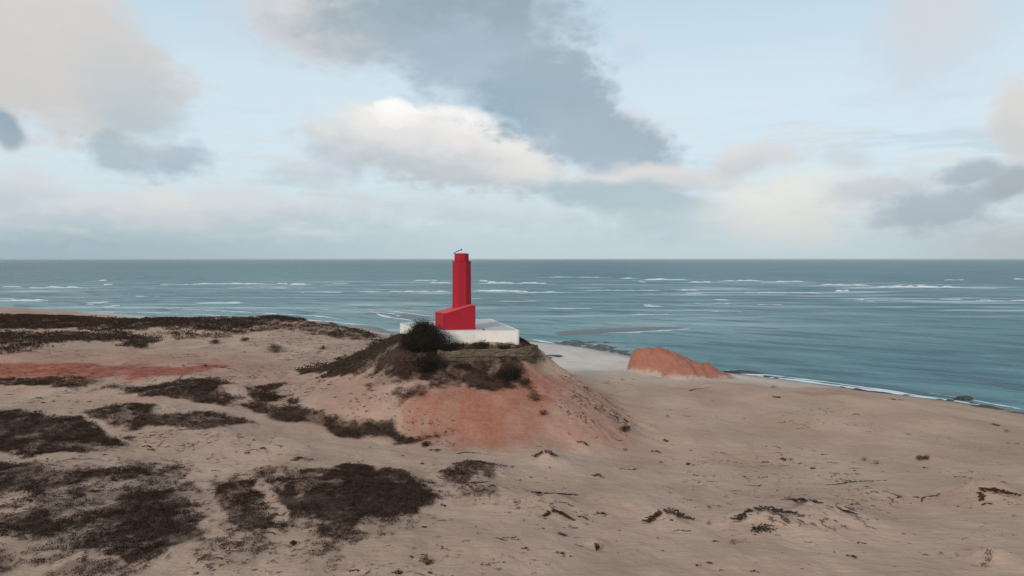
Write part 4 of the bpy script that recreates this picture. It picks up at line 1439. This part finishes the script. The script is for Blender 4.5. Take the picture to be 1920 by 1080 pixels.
named = [
    (1425, 972, 100, 'arc', 'thick dark creeper arching over a small sand hump'), (1430, 992, 70, 'mat', 'dark creeper mat inside the thick creeper arch'),
    (1530, 957, 110, 'arc', 'wide thin creeper arc right of the thick creeper arch'), (1850, 908, 48, 'arc', 'short dark creeper arc on top of the right hand sand hump'),
    (1862, 930, 70, 'arc', 'long dark creeper arc on the lower side of the right hand sand hump'), (1250, 970, 80, 'arc', 'thin creeper arc on the bare sand left of the thick arch'),
    (1275, 996, 40, 'runner', 'short creeper runner below the thin creeper arc'), (1022, 856, 42, 'arc', 'creeper ring round a low sand hump below the hill'),
    (1035, 928, 80, 'arc', 'creeper arc on the upper side of the central sand hump'), (1045, 966, 56, 'arc', 'creeper arc on the lower side of the central sand hump'),
    (1620, 864, 16, 'tuft', 'left one of a pair of small dark tufts on the sand'), (1643, 870, 16, 'tuft', 'right one of a pair of small dark tufts on the sand'),
    (900, 905, 40, 'runner', 'dark creeper strand at the right end of the large scrub patch'), (1300, 733, 66, 'runner', 'long dark creeper strand below the orange mound'),
    (1450, 727, 16, 'tuft', 'dark round tuft near the water right of the orange mound'), (1454, 745, 22, 'mat', 'dark flat creeper below the round tuft near the water'),
    (1676, 754, 24, 'mat', 'dark peaked creeper near the swash to the right'), (1470, 862, 26, 'mat', 'spidery creeper in the middle of the smooth sand'),
    (1120, 892, 26, 'mat', 'dark creeper curl on the sand below the right foot of the hill'), (1855, 1040, 20, 'tuft', 'upper one of three dark tufts at the lower right'),
    (1852, 1052, 20, 'tuft', 'middle one of three dark tufts at the lower right'), (1845, 1062, 18, 'tuft', 'lowest one of three dark tufts at the lower right'),
    (1375, 1020, 18, 'tuft', 'lone dark tuft under the thick creeper arch'), (560, 861, 40, 'mat', 'dark creeper mat on the pale sand above the large scrub patch'),
    (180, 922, 30, 'mat', 'black creeper mat on pale sand inside the left scrub'), (780, 957, 14, 'tuft', 'small black tuft at the lower right of the large scrub patch'),
    (745, 1074, 24, 'mat', 'black creeper mat at the bottom edge of the sand'), (795, 1052, 44, 'mat', 'cluster of small black creepers near the bottom edge'),
    (1560, 868, 20, 'runner', 'faint short creeper left of the pair of small tufts'), (810, 845, 26, 'mat', 'dark creeper at the foot of the hill beside the scrub tip'),
    (870, 850, 60, 'runner', 'long thin creeper strand below the orange hill foot'),
    (1740, 933, 60, 'runner', 'dark creeper strand left of the right hand sand hump'), (1600, 905, 110, 'runner', 'longest thin creeper strand across the smooth sand'),
    (1180, 880, 40, 'runner', 'short thin creeper strand right of the creeper curl'),
]
for px, py, w, s, lab in named:
    creeper(px, py, w, s, lab, depth=1.35 if s == 'arc' else 0.9, rot=0.0 if s == 'arc' else None)

# the unnamed many: every one its own object
bands = [
    ('small dark creeper or tuft scattered on the sand right of the hill', 'creepers scattered on the right hand sand', 150, (1080, 1915, 745, 1075), (4, 22)),
    ('small dark creeper or tuft scattered between the scrub patches in the foreground', 'creepers scattered in the left foreground', 100, (300, 1080, 835, 1078), (5, 22)),
    ('small dark creeper or tuft scattered on the pale dunes left of the hill', 'creepers scattered on the left dunes', 75, (330, 720, 605, 760), (5, 15)),
    ('small dark creeper or tuft scattered on the stony right flank of the hill', 'creepers scattered on the right flank of the hill', 45, (1000, 1190, 700, 830), (4, 11)),
    ('small dark creeper or tuft scattered on the sand beside the black scrub', 'creepers scattered on the far left sand', 45, (0, 300, 740, 960), (5, 18)),
]
for lab, grp, n, (x0, x1, y0, y1), (w0, w1) in bands:
    done = tries = 0
    while done < n and tries < n * 30:
        tries += 1
        px, py = random.uniform(x0, x1), random.uniform(y0, y1)
        p = at(px, py)
        if p[2] < 1.6:
            continue
        X, Y = np.array([p[0]]), np.array([p[1]])
        if scrub_at(X, Y)[0] > 0.4 or mound_h(X, Y)[0] > 0.4 or fbm(X / 9, Y / 9, 3, 95)[0] < random.uniform(0.30, 0.60):
            continue
        if min(seg_dist(X, Y, l)[0] - w for l, w in PTH) < 0.5:
            continue
        s = random.choices(('mat', 'runner', 'arc', 'tuft'), (4, 4, 1.6, 2.5))[0]
        w = (w0 + (w1 - w0) * random.random() ** 2.4) * (0.6 if s == 'tuft' else 1.4 if s == 'runner' else 1.0)
        creeper(px, py, w, s, lab, grp)
        done += 1

# ------------------------------------------------------------------ rocks at the water's edge
M_ROCK, t, b = material('wet_dark_rock', rough=0.6, spec=0.35)
r1, _ = noise_n(t, objcoord(t), 2.0, 5, 0.6)
t.links.new(mixc(t, maprange(t, r1, 0.35, 0.7), (0.030, 0.028, 0.032), (0.085, 0.075, 0.072)), b.inputs['Base Color'])
bump(t, b, r1, 0.6, 0.2)
M_ROCKG, t, b = material('weedy_rock', rough=0.7, spec=0.3)
r1, _ = noise_n(t, objcoord(t), 1.2, 5, 0.6)
t.links.new(mixc(t, maprange(t, r1, 0.35, 0.7), (0.045, 0.052, 0.045), (0.14, 0.145, 0.12)), b.inputs['Base Color'])
bump(t, b, r1, 0.6, 0.2)


def rock_mesh(name, seed, mat, flat=0.4):
    rng = np.random.default_rng(seed)
    nu, nv = 22, 12
    V, Fc = [], []
    for j in range(nv + 1):
        th = math.pi * j / nv
        for i in range(nu):
            ph = 2 * math.pi * i / nu
            d = np.array([math.sin(th) * math.cos(ph), math.sin(th) * math.sin(ph), math.cos(th)])
            r = 0.5 * (0.6 + 0.85 * fbm(np.array([d[0] * 1.7 + d[2] + seed]), np.array([d[1] * 1.7 - d[2] * 0.6 + seed]), 4, seed)[0])
            V.append((d[0] * r, d[1] * r, d[2] * r * flat))
    for j in range(nv):
        for i in range(nu):
            a, c = j * nu + i, j * nu + (i + 1) % nu
            Fc.append((a, a + nu, c + nu, c))
    me = py_mesh(name, V, Fc)
    me.materials.append(mat)
    return me


RK = [rock_mesh('rock', s, M_ROCK, 0.45) for s in (1, 2, 3)]
RG = [rock_mesh('reef_rock', s, M_ROCKG, 0.3) for s in (5, 6, 7, 8)]


def rock(name, px, py, wpx, hm, lab, grp=None, me=None, deep=None, rz=None, sea=True):
    p = at(px, py, sea)
    w = wpx * p[1] / 1387.0
    o = bpy.data.objects.new(name, me or random.choice(RK))
    COL.objects.link(o)
    o.location = (p[0], p[1], p[2] + hm * 0.1)
    o.rotation_euler = (0, 0, random.uniform(-0.4, 0.4) if rz is None else rz)
    o.scale = (w * 1.15, deep or w * 0.6, hm * 3)
    tag(o, lab, 'rock', grp)
    return o


rock('rock', 1391, 699.5, 62, 0.9, 'long flat black rock in the surf beside the orange mound', me=RK[0], deep=4.0, rz=-0.35)
rock('rock', 1806, 750, 28, 1.35, 'lone dark rock standing in the swash to the right', me=RK[1], deep=2.2, rz=0)
rock('rock', 1630, 737, 64, 0.8, 'flat dark rock shelf on the wet sand beside the swash', me=RK[2], deep=3.0, rz=-0.5)
rock('rock', 1845, 766, 50, 0.9, 'low brown rock where the swash breaks near the right edge', me=RK[0], deep=2.6, rz=-0.6)
rock('rock', 1912, 777, 34, 0.6, 'thin dark rock in the shallow water at the right edge', me=RK[2], deep=1.5, rz=-0.3)
rock('rock', 1036, 667.5, 28, 0.5, 'long dark rock on the pale beach behind the hill', me=RK[1], deep=3.0, rz=-0.3, sea=False)
rock('rock', 1028, 671, 12, 0.35, 'small dark rock below the long one on the pale beach', me=RK[0], deep=2.0, rz=0.2, sea=False)
for px, py, w, h in [(1782, 752, 12, 0.5), (1825, 757, 10, 0.4), (1795, 756, 9, 0.4), (1760, 750, 14, 0.35), (1868, 770, 16, 0.5), (1700, 742, 12, 0.4), (1605, 731, 18, 0.5), (1578, 727, 12, 0.4), (1440, 707, 14, 0.5), (1455, 710, 9, 0.4), (1890, 775, 12, 0.45)]:
    rock('rock', px, py, w, h, 'small dark rock in the swash along the right hand beach', 'small rocks along the right hand swash', deep=random.uniform(1.2, 2.5))
for i in range(110):
    u = random.random()
    px = 1045 + u * 132 + random.gauss(0, 5)
    py = 643 + u * 19 + random.gauss(0, 3.2 + 3.0 * u)
    if px > 1188:
        continue
    rock('reef_rock', px, py, random.uniform(5, 18), random.uniform(0.2, 0.55), 'dark weedy reef rock in the shallows left of the orange mound', 'reef rocks in the shallows left of the orange mound', me=random.choice(RG), deep=random.uniform(2, 6))

# ------------------------------------------------------------------ sea air: thin even haze round the whole place
m = bpy.data.materials.new('sea_haze')
m.use_nodes = True
t = m.node_tree
t.nodes.clear()
v = node(t, 'ShaderNodeVolumePrincipled')
v.inputs['Color'].default_value = (0.86, 0.91, 0.94, 1)
v.inputs['Density'].default_value = 2.8e-5
t.links.new(v.outputs[0], node(t, 'ShaderNodeOutputMaterial').inputs['Volume'])
w, lo, hi = 95000.0, -6.0, 42.0
V = [(x, y, z) for z in (lo, hi) for x, y in ((-w, -w), (w, -w), (w, w), (-w, w))]
Fc = [(3, 2, 1, 0), (4, 5, 6, 7), (0, 1, 5, 4), (1, 2, 6, 5), (2, 3, 7, 6), (3, 0, 4, 7)]
tag(add('haze', py_mesh('haze', V, Fc), m), kind='stuff')
